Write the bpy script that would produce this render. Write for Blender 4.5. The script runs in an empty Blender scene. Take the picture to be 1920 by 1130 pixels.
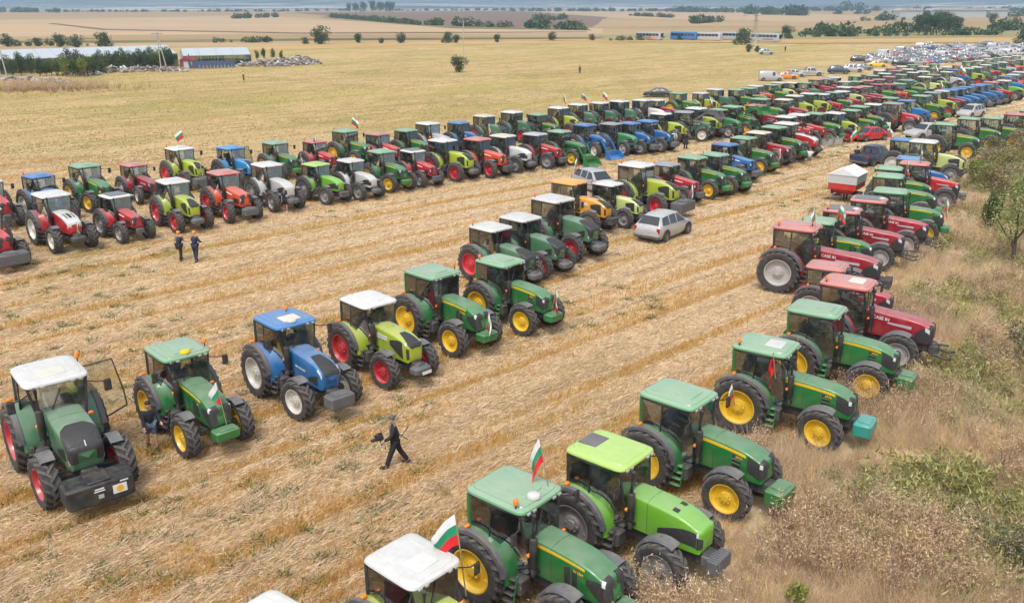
import bpy, bmesh, math, random
import numpy as np
from mathutils import Vector, Matrix
R = math.radians
random.seed(7); rng = np.random.default_rng(11)
scene = bpy.context.scene
COL = scene.collection

# ------------------------------------------------------------------ camera
CAM_H, F_PX, Y_HOR, CX, CY = 13.8, 1650.0, 10.0, 960.0, 565.0
PITCH = math.atan((CY - Y_HOR) / F_PX)
cam_d = bpy.data.cameras.new('camera'); cam = bpy.data.objects.new('camera', cam_d); COL.objects.link(cam)
cam.location = (0, 0, CAM_H); cam.rotation_euler = (math.pi/2 - PITCH, 0, 0)
cam_d.sensor_width = 36; cam_d.lens = F_PX / 1920 * 36; cam_d.clip_start = 0.5; cam_d.clip_end = 60000
scene.camera = cam
# ------------------------------------------------------------------ sky, sun, exposure
SUN_EL, SUN_AZ = 62.0, 200.0          # soft light from high behind the camera
world = bpy.data.worlds.new('World'); scene.world = world; world.use_nodes = True
wn = world.node_tree.nodes; wl = world.node_tree.links
bg = wn['Background']; sky = wn.new('ShaderNodeTexSky'); sky.sky_type = 'NISHITA'; sky.sun_disc = False
sky.sun_elevation = R(SUN_EL); sky.sun_rotation = R(SUN_AZ); sky.dust_density = 4.0; sky.air_density = 1.0; sky.ozone_density = 0.6
hs = wn.new('ShaderNodeHueSaturation'); hs.inputs['Saturation'].default_value = 0.38
wl.new(sky.outputs[0], hs.inputs['Color']); wl.new(hs.outputs[0], bg.inputs[0]); bg.inputs[1].default_value = 0.15
sd = bpy.data.lights.new('sun', 'SUN'); sun = bpy.data.objects.new('sun', sd); COL.objects.link(sun)
sd.energy = 1.4; sd.angle = R(16); sd.color = (1.0, 0.95, 0.88)
az = R(SUN_AZ); el = R(SUN_EL)
sv = Vector((math.sin(az)*math.cos(el), math.cos(az)*math.cos(el), math.sin(el)))
sun.rotation_euler = sv.to_track_quat('Z', 'Y').to_euler(); sun.location = (0, 0, 80)
vs = scene.view_settings; vs.view_transform = 'Standard'; vs.look = 'None'; vs.gamma = 1.0; vs.use_curve_mapping = False
vs.exposure = 0.52
scene.cycles.max_bounces = 6; scene.cycles.transparent_max_bounces = 12; scene.cycles.volume_bounces = 0
scene.cycles.caustics_reflective = False; scene.cycles.caustics_refractive = False

def G(x, y, z=0.0):
    """photo pixel -> point on the plane at height z"""
    u = (x-CX)/F_PX; v = (y-CY)/F_PX
    d = Vector((u, math.cos(PITCH)-v*math.sin(PITCH), -math.sin(PITCH)-v*math.cos(PITCH)))
    t = (z-CAM_H)/d.z
    return Vector((d.x*t, d.y*t, z))
def tag(o, label=None, cat=None, group=None, kind=None):
    if label: o['label'] = label
    if cat: o['category'] = cat
    if group: o['group'] = group
    if kind: o['kind'] = kind
    return o
def empty(name, loc=(0, 0, 0), rz=0.0, s=1.0):
    o = bpy.data.objects.new(name, None); COL.objects.link(o); o.location = loc; o.rotation_euler = (0, 0, rz); o.scale = (s, s, s)
    o.empty_display_size = 0.2
    return o
def link(name, me, parent=None, loc=None, rot=None, s=None):
    o = bpy.data.objects.new(name, me); COL.objects.link(o); o.parent = parent
    if loc is not None: o.location = loc
    if rot is not None: o.rotation_euler = rot
    if s is not None: o.scale = s if hasattr(s, '__len__') else (s, s, s)
    return o

# ------------------------------------------------------------------ materials
MATS = {}
class NB:
    """small node-graph helper"""
    def __init__(s, m): s.t = m.node_tree; s.n = s.t.nodes; s.l = s.t.links
    def add(s, typ, **kw):
        nd = s.n.new(typ)
        for k, v in kw.items(): setattr(nd, k, v)
        return nd
    def put(s, sock, v):
        if hasattr(v, 'links') or isinstance(v, bpy.types.NodeSocket): s.l.new(v, sock)
        else: sock.default_value = v
    def math(s, op, a, b=0.0, c=None, clamp=False):
        nd = s.add('ShaderNodeMath', operation=op, use_clamp=clamp); s.put(nd.inputs[0], a); s.put(nd.inputs[1], b)
        if c is not None: s.put(nd.inputs[2], c)
        return nd.outputs[0]
    def noise(s, vec, scale, detail=3, rough=0.55):
        nd = s.add('ShaderNodeTexNoise'); nd.inputs['Scale'].default_value = scale; nd.inputs['Detail'].default_value = detail; nd.inputs['Roughness'].default_value = rough
        if vec is not None: s.l.new(vec, nd.inputs['Vector'])
        return nd.outputs['Fac']
    def ramp(s, fac, stops):
        nd = s.add('ShaderNodeValToRGB'); s.l.new(fac, nd.inputs[0]); e = nd.color_ramp.elements
        while len(e) < len(stops): e.new(0.5)
        for el_, (p, c) in zip(e, stops): el_.position = p; el_.color = c if len(c) == 4 else (*c, 1)
        return nd.outputs[0]
    def mix(s, fac, a, b, mode='MIX'):
        nd = s.add('ShaderNodeMix', data_type='RGBA', blend_type=mode); s.put(nd.inputs[0], fac)
        s.put(nd.inputs[6], a if not isinstance(a, tuple) else (*a[:3], 1)); s.put(nd.inputs[7], b if not isinstance(b, tuple) else (*b[:3], 1))
        return nd.outputs[2]
    def mapr(s, v, a, b, c=0.0, d=1.0):
        nd = s.add('ShaderNodeMapRange'); s.put(nd.inputs[0], v)
        for i, q in enumerate((a, b, c, d)): nd.inputs[i+1].default_value = q
        return nd.outputs[0]
def mat(name, col=(0.5, 0.5, 0.5), rough=0.5, metal=0.0, var=0.0, scale=5.0, dirt=None, amt=0.5, bump=0.0, coat=0.0, jitter=0.0, spec=0.5, settle=0.0):
    if name in MATS: return MATS[name]
    m = bpy.data.materials.new(name); m.use_nodes = True; MATS[name] = m
    b = NB(m); p = b.n['Principled BSDF']
    p.inputs['Roughness'].default_value = rough; p.inputs['Metallic'].default_value = metal
    p.inputs['Coat Weight'].default_value = coat; p.inputs['Specular IOR Level'].default_value = spec
    c = tuple(col)
    tc = b.add('ShaderNodeTexCoord').outputs['Object']
    if var:
        n = b.noise(tc, scale, 4)
        c = b.mix(n, tuple(x*(1-var) for x in col), tuple(min(1, x*(1+var)) for x in col))
    if jitter:
        oi = b.add('ShaderNodeObjectInfo').outputs['Random']
        hv = b.add('ShaderNodeHueSaturation'); b.put(hv.inputs['Color'], c if not isinstance(c, tuple) else (*c, 1))
        b.put(hv.inputs['Value'], b.mapr(oi, 0, 1, 1-jitter, 1+jitter)); c = hv.outputs[0]
    if dirt:
        n = b.noise(tc, scale*1.7, 5, 0.65)
        c = b.mix(b.mapr(n, 0.42, 0.72, 0.0, amt), c, dirt)
        b.put(p.inputs['Roughness'], b.mapr(n, 0.42, 0.72, rough, min(1, rough+0.35)))
    if settle:      # pale sky sheen painted into the colour of the upward faces
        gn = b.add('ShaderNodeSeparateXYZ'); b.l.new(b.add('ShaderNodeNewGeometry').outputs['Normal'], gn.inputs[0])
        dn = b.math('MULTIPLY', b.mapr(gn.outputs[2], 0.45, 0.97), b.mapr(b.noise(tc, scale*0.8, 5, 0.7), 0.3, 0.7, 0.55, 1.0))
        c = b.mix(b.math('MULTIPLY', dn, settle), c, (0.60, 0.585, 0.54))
    b.put(p.inputs['Base Color'], c if not isinstance(c, tuple) else (*c, 1))
    if bump:
        bn = b.add('ShaderNodeBump'); bn.inputs['Strength'].default_value = bump; bn.inputs['Distance'].default_value = 0.02
        b.put(bn.inputs['Height'], b.noise(tc, scale*4, 4)); b.l.new(bn.outputs[0], p.inputs['Normal'])
    return m
DUST = (0.33, 0.26, 0.18)
def paint(name, col, **k):
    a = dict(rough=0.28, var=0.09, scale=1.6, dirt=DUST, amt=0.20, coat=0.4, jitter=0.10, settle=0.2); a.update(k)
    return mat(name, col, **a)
def glass_mat(name, tint, dark=0.0):
    m = bpy.data.materials.new(name); m.use_nodes = True; MATS[name] = m
    b = NB(m); b.n.remove(b.n['Principled BSDF'])
    tr = b.add('ShaderNodeBsdfTransparent'); tr.inputs[0].default_value = (*tint, 1)
    gl = b.add('ShaderNodeBsdfGlossy'); gl.inputs['Roughness'].default_value = 0.04; gl.inputs[0].default_value = (0.9, 0.95, 0.95, 1)
    df = b.add('ShaderNodeBsdfDiffuse'); df.inputs[0].default_value = (0.30, 0.30, 0.26, 1)
    fr = b.add('ShaderNodeFresnel'); fr.inputs[0].default_value = 1.5
    tc = b.add('ShaderNodeTexCoord').outputs['Object']
    m0 = b.add('ShaderNodeMixShader'); b.put(m0.inputs[0], b.mapr(b.noise(tc, 3, 4), 0.4, 0.75, 0.02, 0.14)); b.l.new(tr.outputs[0], m0.inputs[1]); b.l.new(df.outputs[0], m0.inputs[2])
    m1 = b.add('ShaderNodeMixShader'); b.put(m1.inputs[0], b.math('ADD', b.math('MULTIPLY', fr.outputs[0], 1.6), 0.11, clamp=True)); b.l.new(m0.outputs[0], m1.inputs[1]); b.l.new(gl.outputs[0], m1.inputs[2])
    b.l.new(m1.outputs[0], b.n['Material Output'].inputs[0])
    return m
glass_mat('cab_glass', (0.95, 0.985, 0.97)); mat('car_glass', (0.025, 0.03, 0.036), 0.06, coat=0.8, spec=0.8); glass_mat('greenhouse_glass', (0.75, 0.85, 0.88))
def attr_mat(name, rough=0.8, trans=0.0, spec=0.2):
    m = bpy.data.materials.new(name); m.use_nodes = True; MATS[name] = m
    b = NB(m); p = b.n['Principled BSDF']; p.inputs['Roughness'].default_value = rough; p.inputs['Specular IOR Level'].default_value = spec
    a = b.add('ShaderNodeAttribute', attribute_name='tint'); b.l.new(a.outputs['Color'], p.inputs['Base Color'])
    if trans:
        t = b.add('ShaderNodeBsdfTranslucent'); b.l.new(a.outputs['Color'], t.inputs[0])
        mx = b.add('ShaderNodeMixShader'); mx.inputs[0].default_value = trans
        b.l.new(p.outputs[0], mx.inputs[1]); b.l.new(t.outputs[0], mx.inputs[2]); b.l.new(mx.outputs[0], b.n['Material Output'].inputs[0])
    return m
attr_mat('straw_fibre', 0.75, 0.4); attr_mat('leaf', 0.6, 0.25, 0.3)

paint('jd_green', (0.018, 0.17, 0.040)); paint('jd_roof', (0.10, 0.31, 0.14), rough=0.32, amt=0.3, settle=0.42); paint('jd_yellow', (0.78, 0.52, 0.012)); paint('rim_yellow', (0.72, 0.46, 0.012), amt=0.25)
paint('fendt_green', (0.07, 0.195, 0.105)); paint('rim_red', (0.50, 0.012, 0.03)); paint('lime', (0.40, 0.49, 0.03)); paint('cream_lime', (0.55, 0.62, 0.22))
paint('nh_blue', (0.014, 0.15, 0.40)); paint('sky_blue', (0.02, 0.24, 0.55)); paint('rim_white', (0.62, 0.60, 0.55), amt=0.3); paint('rim_grey', (0.24, 0.24, 0.25), amt=0.35); paint('rim_silver', (0.42, 0.41, 0.41), amt=0.35)
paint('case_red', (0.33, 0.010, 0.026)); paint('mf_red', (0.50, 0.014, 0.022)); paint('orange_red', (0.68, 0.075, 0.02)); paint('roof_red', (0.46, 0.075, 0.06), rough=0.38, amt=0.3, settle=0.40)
paint('bright_green', (0.15, 0.42, 0.03)); paint('bright_green_roof', (0.36, 0.58, 0.10), rough=0.4); paint('deutz_dark', (0.03, 0.24, 0.09))
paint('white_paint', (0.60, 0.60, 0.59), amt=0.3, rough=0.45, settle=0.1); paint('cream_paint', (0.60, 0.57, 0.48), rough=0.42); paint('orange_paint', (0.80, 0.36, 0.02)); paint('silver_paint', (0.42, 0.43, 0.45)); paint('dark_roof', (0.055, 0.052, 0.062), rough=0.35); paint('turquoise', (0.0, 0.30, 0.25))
paint('grey_roof', (0.22, 0.25, 0.29))
mat('tyre', (0.036, 0.035, 0.038), 0.85, var=0.25, scale=4, dirt=(0.15, 0.125, 0.10), amt=0.5, bump=0.15); mat('tyre_lug', (0.075, 0.072, 0.072), 0.8, var=0.3, scale=5, dirt=(0.22, 0.18, 0.14), amt=0.6)
mat('black_plastic', (0.022, 0.023, 0.026), 0.55, var=0.2, scale=3, dirt=DUST, amt=0.2)
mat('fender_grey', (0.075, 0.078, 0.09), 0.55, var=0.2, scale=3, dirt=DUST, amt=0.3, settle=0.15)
mat('grille_dark', (0.03, 0.032, 0.036), 0.42, var=0.3, scale=14, dirt=DUST, amt=0.15)
mat('chassis_dark', (0.045, 0.045, 0.05), 0.7, var=0.35, scale=3, dirt=(0.2, 0.16, 0.12), amt=0.5)
mat('weight_grey', (0.10, 0.105, 0.115), 0.6, var=0.2, scale=3, dirt=DUST, amt=0.25)
mat('lamp_white', (0.62, 0.65, 0.67), 0.12, coat=0.6); mat('work_lamp', (0.36, 0.37, 0.38), 0.2, coat=0.4); mat('lamp_orange', (0.85, 0.22, 0.01), 0.3, coat=0.4); mat('lamp_red', (0.45, 0.01, 0.012), 0.25, coat=0.4)
mat('plate_white', (0.75, 0.75, 0.73), 0.5, var=0.05); mat('seat_cloth', (0.10, 0.11, 0.12), 0.9); mat('cab_trim', (0.15, 0.155, 0.16), 0.8, var=0.2); mat('yellow_print', (0.8, 0.5, 0.01), 0.5); mat('white_print', (0.78, 0.78, 0.78), 0.5); mat('dark_print', (0.03, 0.03, 0.03), 0.5)
mat('steel', (0.32, 0.32, 0.33), 0.4, 0.7, var=0.2); mat('flag_white', (0.78, 0.78, 0.78), 0.8); mat('flag_green', (0.01, 0.28, 0.14), 0.8); mat('flag_red', (0.62, 0.012, 0.02), 0.8); mat('wood_pole', (0.30, 0.22, 0.14), 0.8, var=0.3)
for n_, c_ in dict(car_white=(0.38, 0.39, 0.41), car_silver=(0.47, 0.465, 0.46), car_pale=(0.31, 0.32, 0.35), car_grey=(0.20, 0.21, 0.23), car_black=(0.02, 0.021, 0.026), car_navy=(0.025, 0.04, 0.09), car_red=(0.48, 0.014, 0.025), car_blue=(0.02, 0.16, 0.50), car_yellow=(0.80, 0.50, 0.02), car_orange=(0.75, 0.24, 0.03), car_maroon=(0.20, 0.01, 0.03)).items():
    mat(n_, c_, 0.25, metal=0.15 if n_ in ('car_silver', 'car_grey') else 0.0, coat=0.6, dirt=DUST, amt=0.06, scale=1)

# ------------------------------------------------------------------ mesh builder
class MB:
    def __init__(s): s.v = []; s.f = []; s.m = []
    def add(s, vs, fs, mi=0):
        o = len(s.v); s.v += [tuple(p) for p in vs]; s.f += [tuple(i+o for i in f) for f in fs]; s.m += [mi]*len(fs); return s
    def box(s, c, d, mi=0, rz=0.0, ry=0.0, taper=1.0):
        hx, hy, hz = d[0]/2, d[1]/2, d[2]/2; P = []
        M = Matrix.Rotation(rz, 3, 'Z') @ Matrix.Rotation(ry, 3, 'Y')
        for z in (-1, 1):
            k = 1 if z < 0 else taper
            for x, y in ((-1, -1), (1, -1), (1, 1), (-1, 1)):
                q = M @ Vector((x*hx*k, y*hy*k, z*hz)); P.append((q.x+c[0], q.y+c[1], q.z+c[2]))
        return s.add(P, [(0, 3, 2, 1), (4, 5, 6, 7), (0, 1, 5, 4), (1, 2, 6, 5), (2, 3, 7, 6), (3, 0, 4, 7)], mi)
    def cbox(s, c, d, b=0.03, mi=0):
        """box with chamfered vertical and top edges"""
        x, y, z = d[0]/2, d[1]/2, d[2]/2
        def ring(k, zz): 
            X, Y = x-k, y-k
            return [(c[0]+px, c[1]+py, c[2]+zz) for px, py in ((-X+b, -Y), (X-b, -Y), (X, -Y+b), (X, Y-b), (X-b, Y), (-X+b, Y), (-X, Y-b), (-X, -Y+b))]
        return s.loft([ring(b, -z), ring(0, -z+b), ring(0, z-b), ring(b, z)], True, mi)
    def loft(s, rings, caps=True, mi=0, closed=True):
        n = len(rings[0]); vs = [p for r in rings for p in r]; fs = []
        for i in range(len(rings)-1):
            for j in range(n if closed else n-1):
                k = (j+1) % n; fs.append((i*n+j, i*n+k, (i+1)*n+k, (i+1)*n+j))
        if caps: fs.append(tuple(reversed(range(n)))); fs.append(tuple(range((len(rings)-1)*n, len(rings)*n)))
        return s.add(vs, fs, mi)
    def tube(s, pts, r, n=8, mi=0, caps=True):
        pts = [Vector(p) for p in pts]; rr = r if hasattr(r, '__len__') else [r]*len(pts); rings = []
        for i, p in enumerate(pts):
            t = (pts[min(i+1, len(pts)-1)]-pts[max(i-1, 0)]).normalized()
            a = t.cross(Vector((0, 0, 1)))
            if a.length < 1e-3: a = Vector((1, 0, 0))
            a.normalize(); b = t.cross(a)
            rings.append([p+(a*math.cos(2*math.pi*k/n)+b*math.sin(2*math.pi*k/n))*rr[i] for k in range(n)])
        return s.loft(rings, caps, mi)
    def lathe_y(s, prof, n=32, mi=0, c=(0, 0, 0)):
        """profile of (radius, y) turned about the y axis"""
        rings = [[(c[0]+r*math.cos(2*math.pi*k/n), c[1]+y, c[2]+r*math.sin(2*math.pi*k/n)) for k in range(n)] for r, y in prof]
        return s.loft(rings, False, mi)
    def lathe_z(s, prof, n=16, mi=0, c=(0, 0, 0)):
        rings = [[(c[0]+r*math.cos(2*math.pi*k/n), c[1]+r*math.sin(2*math.pi*k/n), c[2]+z) for k in range(n)] for r, z in prof]
        return s.loft(rings, True, mi)
    def prism(s, poly, y0, y1, mi=0):
        n = len(poly); vs = [(x, y0, z) for x, z in poly]+[(x, y1, z) for x, z in poly]
        return s.add(vs, [tuple(range(n)), tuple(reversed(range(n, 2*n)))]+[(i, i+n, (i+1) % n+n, (i+1) % n) for i in range(n)], mi)
    def mesh(s, name, mats, smooth=35):
        me = bpy.data.meshes.new(name); me.from_pydata(s.v, [], s.f)
        for m in (mats if isinstance(mats, (list, tuple)) else [mats]): me.materials.append(MATS[m])
        if any(s.m): me.polygons.foreach_set('material_index', s.m)
        bm = bmesh.new(); bm.from_mesh(me); bmesh.ops.recalc_face_normals(bm, faces=bm.faces); bm.to_mesh(me); bm.free()
        if smooth:
            me.polygons.foreach_set('use_smooth', [True]*len(me.polygons)); me.set_sharp_from_angle(angle=R(smooth))
        return me
def np_mesh(name, V, F, tint=None, mat_name=None, smooth=False):
    """big triangle / quad mesh straight from numpy arrays"""
    me = bpy.data.meshes.new(name); V = np.asarray(V, np.float32); F = np.asarray(F, np.int32); k = F.shape[1]
    me.vertices.add(len(V)); me.vertices.foreach_set('co', V.ravel())
    me.loops.add(F.size); me.loops.foreach_set('vertex_index', F.ravel())
    me.polygons.add(len(F)); me.polygons.foreach_set('loop_start', np.arange(0, F.size, k, dtype=np.int32))
    if smooth: me.polygons.foreach_set('use_smooth', np.ones(len(F), bool))
    if tint is not None:
        a = me.attributes.new('tint', 'FLOAT_COLOR', 'POINT'); a.data.foreach_set('color', np.c_[np.asarray(tint, np.float32), np.ones(len(V), np.float32)].ravel())
    if mat_name: me.materials.append(MATS[mat_name])
    me.update(calc_edges=True); me.validate()
    return me
CACHE = {}
def scratch():
    """an empty side scene in which modifiers and text are turned into meshes quickly"""
    if 'scratch' not in CACHE:
        CACHE['scratch'] = bpy.data.scenes.new('scratch')
    return CACHE['scratch']
def bake(o):
    sc2 = CACHE['scratch']; sc2.collection.objects.link(o)
    with bpy.context.temp_override(scene=sc2, view_layer=sc2.view_layers[0]):
        dg = bpy.context.evaluated_depsgraph_get(); dg.update(); me = bpy.data.meshes.new_from_object(o.evaluated_get(dg), depsgraph=dg)
    bpy.data.objects.remove(o); return me
def cached(key, fn):
    if key not in CACHE: CACHE[key] = fn()
    return CACHE[key]
def text_mesh(txt, size, matn, bold=0.0):
    def make():
        scratch(); cu = bpy.data.curves.new('lettering', 'FONT'); cu.body = txt; cu.size = size; cu.extrude = 0.002; cu.offset = bold*size; cu.align_x = 'CENTER'; cu.align_y = 'CENTER'; cu.resolution_u = 2
        o = bpy.data.objects.new('tmp', cu); 
        me = bake(o); me.materials.clear(); me.materials.append(MATS[matn]); return me
    return cached(('txt', txt, size, matn), make)
# ------------------------------------------------------------------ ground
ROW_ANG = R(43)                       # the sowing rows run parallel to the lines of tractors
ca, sa = math.cos(ROW_ANG), math.sin(ROW_ANG)
def field_track(s, t):                # crushed wheel tracks
    return np.clip((np.sin(s*2.7+0.5*np.sin(t*0.06)+0.6*np.sin(t*0.023+1))-0.72)*5, 0, 1)
def field_strip(s, t):                # 0..1, golden standing stubble (1) against flattened pale straw (0)
    return 0.5+0.27*np.sin(s*1.9+0.8*np.sin(t*0.13)+0.5)+0.18*np.sin(s*4.3+1.1*np.sin(t*0.21+2.0))+0.12*np.sin(s*0.77+1.0)-0.55*field_track(s, t)
def stubble_material():
    m = bpy.data.materials.new('stubble_ground'); m.use_nodes = True; MATS['stubble_ground'] = m; b = NB(m); p = b.n['Principled BSDF']
    p.inputs['Roughness'].default_value = 0.9; p.inputs['Specular IOR Level'].default_value = 0.1
    pos = b.add('ShaderNodeNewGeometry').outputs['Position']; sx = b.add('ShaderNodeSeparateXYZ'); b.l.new(pos, sx.inputs[0]); X, Y = sx.outputs[0], sx.outputs[1]
    t = b.math('ADD', b.math('MULTIPLY', X, ca), b.math('MULTIPLY', Y, sa)); s = b.math('SUBTRACT', b.math('MULTIPLY', Y, ca), b.math('MULTIPLY', X, sa))
    def sn(a, k, ph): return b.math('SINE', b.math('MULTIPLY_ADD', a, k, ph))
    a1 = b.math('SINE', b.math('ADD', b.math('MULTIPLY_ADD', s, 1.9, 0.5), b.math('MULTIPLY', sn(t, 0.13, 0), 0.8)))
    a2 = b.math('SINE', b.math('ADD', b.math('MULTIPLY', s, 4.3), b.math('MULTIPLY', sn(t, 0.21, 2.0), 1.1)))
    st = b.math('ADD', b.math('MULTIPLY_ADD', a1, 0.27, 0.5), b.math('ADD', b.math('MULTIPLY', a2, 0.18), b.math('MULTIPLY', sn(s, 0.77, 1.0), 0.12)))
    trk = b.mapr(b.math('SINE', b.math('ADD', b.math('MULTIPLY', s, 2.7), b.math('ADD', b.math('MULTIPLY', sn(t, 0.06, 0), 0.5), b.math('MULTIPLY', sn(t, 0.023, 1.0), 0.6)))), 0.72, 0.92)
    st = b.math('SUBTRACT', st, b.math('MULTIPLY', trk, 0.3))
    cv = b.add('ShaderNodeCombineXYZ'); b.l.new(b.math('MULTIPLY', t, 0.22), cv.inputs[0]); b.l.new(s, cv.inputs[1]); uv = cv.outputs[0]
    n1 = b.noise(uv, 0.9, 6, 0.65); n2 = b.noise(uv, 5.0, 6, 0.7); n3 = b.noise(pos, 0.05, 3); n4 = b.noise(pos, 0.35, 4, 0.6); n5 = b.noise(pos, 14, 3, 0.7)
    f = b.math('ADD', b.math('MULTIPLY', st, 0.45), b.math('ADD', b.math('MULTIPLY', n1, 0.5), b.math('MULTIPLY_ADD', n2, 0.45, -0.2)))
    c = b.ramp(f, [(0.20, (0.34, 0.235, 0.14)), (0.33, (0.60, 0.46, 0.30)), (0.47, (0.73, 0.585, 0.41)), (0.60, (0.57, 0.395, 0.195)), (0.73, (0.43, 0.265, 0.095)), (0.90, (0.29, 0.175, 0.06))])
    c = b.mix(b.mapr(n5, 0.3, 0.7, 0.0, 0.35), c, (0.34, 0.235, 0.13))
    gm = b.math('MULTIPLY', b.mapr(n3, 0.46, 0.66), b.mapr(n4, 0.40, 0.62))
    far = b.mapr(Y, 55, 110); leftw = b.mapr(b.math('SUBTRACT', b.math('MULTIPLY', Y, 0.55), X), 10, 60)
    n6 = b.noise(uv, 0.11, 5, 0.6); n7 = b.noise(uv, 0.35, 5, 0.7)
    meadow = b.ramp(b.math('ADD', b.math('MULTIPLY', n6, 0.5), b.math('ADD', b.math('MULTIPLY', n7, 0.3), b.math('MULTIPLY', n1, 0.2))), [(0.38, (0.22, 0.185, 0.055)), (0.43, (0.46, 0.31, 0.13)), (0.475, (0.31, 0.265, 0.08)), (0.515, (0.56, 0.39, 0.20)), (0.555, (0.36, 0.265, 0.10)), (0.61, (0.64, 0.47, 0.29))])
    c = b.mix(b.math('MULTIPLY', b.math('MULTIPLY', far, leftw), 0.9), c, meadow)
    c = b.mix(b.math('MULTIPLY', b.math('MULTIPLY', b.mapr(b.noise(uv, 0.045, 3), 0.50, 0.60), b.math('MULTIPLY', far, leftw)), 0.35), c, (0.40, 0.36, 0.10))
    c = b.mix(b.math('MULTIPLY', gm, 0.62), c, (0.21, 0.225, 0.075))
    b.l.new(c, p.inputs['Base Color'])
    bp = b.add('ShaderNodeBump'); bp.inputs['Strength'].default_value = 0.7; bp.inputs['Distance'].default_value = 0.12
    b.put(bp.inputs['Height'], b.math('ADD', n2, b.math('MULTIPLY', n5, 0.6))); b.l.new(bp.outputs[0], p.inputs['Normal'])
stubble_material()
def field_mat(name, c0, c1, sc=0.02, stretch=0.2, ang=0.0):
    m = bpy.data.materials.new(name); m.use_nodes = True; MATS[name] = m; b = NB(m); p = b.n['Principled BSDF']; p.inputs['Roughness'].default_value = 0.95; p.inputs['Specular IOR Level'].default_value = 0.05
    pos = b.add('ShaderNodeNewGeometry').outputs['Position']; mp = b.add('ShaderNodeMapping'); b.l.new(pos, mp.inputs[0]); mp.inputs['Rotation'].default_value = (0, 0, ang); mp.inputs['Scale'].default_value = (stretch, 1, 1)
    n = b.noise(mp.outputs[0], sc, 6, 0.62); n2 = b.noise(pos, sc*9, 4)
    c = b.ramp(b.math('ADD', b.math('MULTIPLY', n, 0.75), b.math('MULTIPLY', n2, 0.25)), [(0.33, c0), (0.66, c1)]); b.l.new(c, p.inputs['Base Color'])
field_mat('far_tan', (0.30, 0.215, 0.12), (0.46, 0.335, 0.19)); field_mat('far_gold', (0.42, 0.275, 0.11), (0.52, 0.36, 0.17), 0.03); field_mat('far_pale', (0.40, 0.285, 0.175), (0.52, 0.39, 0.25))
field_mat('far_plough', (0.17, 0.115, 0.085), (0.25, 0.18, 0.135)); field_mat('far_olive', (0.20, 0.20, 0.09), (0.36, 0.32, 0.15)); field_mat('far_scrub', (0.10, 0.11, 0.05), (0.26, 0.21, 0.11), 0.05); field_mat('track_earth', (0.42, 0.33, 0.22), (0.55, 0.45, 0.33), 0.3)
field_mat('weed_soil', (0.30, 0.225, 0.13), (0.56, 0.43, 0.27), 0.5, 1.0); field_mat('far_hill', (0.06, 0.10, 0.12), (0.60, 0.60, 0.56), 0.0045, 0.3); MATS['far_hill'].node_tree.nodes['Color Ramp'].color_ramp.elements[0].position = 0.44; MATS['far_hill'].node_tree.nodes['Color Ramp'].color_ramp.elements[1].position = 0.58

def sheet(name, pts, z, matn, n=1):
    mb = MB(); mb.add([(p[0], p[1], z) for p in pts], [tuple(range(len(pts)))]); me = mb.mesh(name, matn, 0)
    if me.polygons[0].normal.z < 0: me.flip_normals()
    return tag(link(name, me), kind='structure')
sheet('ground', [(-16000, -60), (16000, -60), (16000, 30000), (-16000, 30000)], 0.0, 'stubble_ground')
def pxsheet(name, px, z, matn): return sheet(name, [G(*q) for q in px], z, matn)
pxsheet('plain', [(-2600, 80), (-300, 108), (0, 106), (250, 101), (560, 92), (800, 84), (1180, 79), (1500, 83), (1780, 82), (2200, 80), (4500, 70), (4500, 11.5), (-2600, 11.5)], 0.03, 'far_tan')
pxsheet('gold_field', [(-600, 122), (0, 108), (250, 103), (560, 93), (800, 85), (1180, 80), (1170, 77), (800, 79), (560, 85), (250, 93), (0, 96), (-600, 104)], 0.06, 'far_gold')
pxsheet('ploughed_field', [(545, 24), (960, 21), (1140, 33), (1110, 52), (850, 51), (700, 38)], 0.09, 'far_plough')
pxsheet('pale_field', [(-500, 74), (0, 70), (560, 62), (1130, 63), (1130, 54), (760, 47), (480, 29), (120, 36), (-500, 44)], 0.09, 'far_pale')
pxsheet('pale_field', [(980, 21), (1480, 24), (1700, 34), (1500, 42), (1160, 34)], 0.12, 'far_pale')
pxsheet('pale_field', [(1130, 36), (1500, 44), (1500, 50), (1120, 52)], 0.15, 'far_tan')
pxsheet('meadow', [(1120, 66), (1500, 58), (2000, 50), (2600, 52), (2600, 66), (1960, 68), (1500, 74), (1130, 76)], 0.12, 'far_olive')
pxsheet('gold_field', [(1000, 77), (1500, 75), (1960, 71), (2500, 72), (2500, 79), (1780, 81), (1500, 82), (1180, 79)], 0.16, 'far_gold')
pxsheet('scrub_strip', [(-500, 84), (0, 82), (300, 80), (560, 77), (1130, 73), (1130, 70), (560, 73), (300, 76), (0, 78), (-500, 79)], 0.14, 'far_scrub')
pxsheet('scrub_strip', [(620, 30), (760, 42), (860, 50), (1100, 54), (1110, 58), (850, 54), (740, 45), (600, 33)], 0.15, 'far_scrub')
pxsheet('path', [(100, 44), (200, 55), (560, 62), (1100, 60), (1100, 61.2), (560, 63.6), (190, 57), (90, 45)], 0.18, 'far_plough')
pxsheet('path', [(50, 75), (205, 72), (205, 73), (50, 76.5)], 0.18, 'far_plough')
WEED_EDGE = [(1130, 1190), (1235, 1085), (1330, 985), (1430, 880), (1520, 800), (1590, 715), (1650, 640), (1690, 560), (1700, 480), (1745, 395), (1785, 322), (1830, 268), (1915, 238), (2000, 221)]
if True:
    _r = random.Random(3); _e = []
    for (xa, ya), (xb, yb) in zip(WEED_EDGE, WEED_EDGE[1:]):
        for q in range(6): _e.append((xa+(xb-xa)*q/6+_r.uniform(-18, 14)*(ya/900), ya+(yb-ya)*q/6))
    WEED_EDGE = _e+[WEED_EDGE[-1]]
wp = [G(*q) for q in WEED_EDGE]
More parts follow.
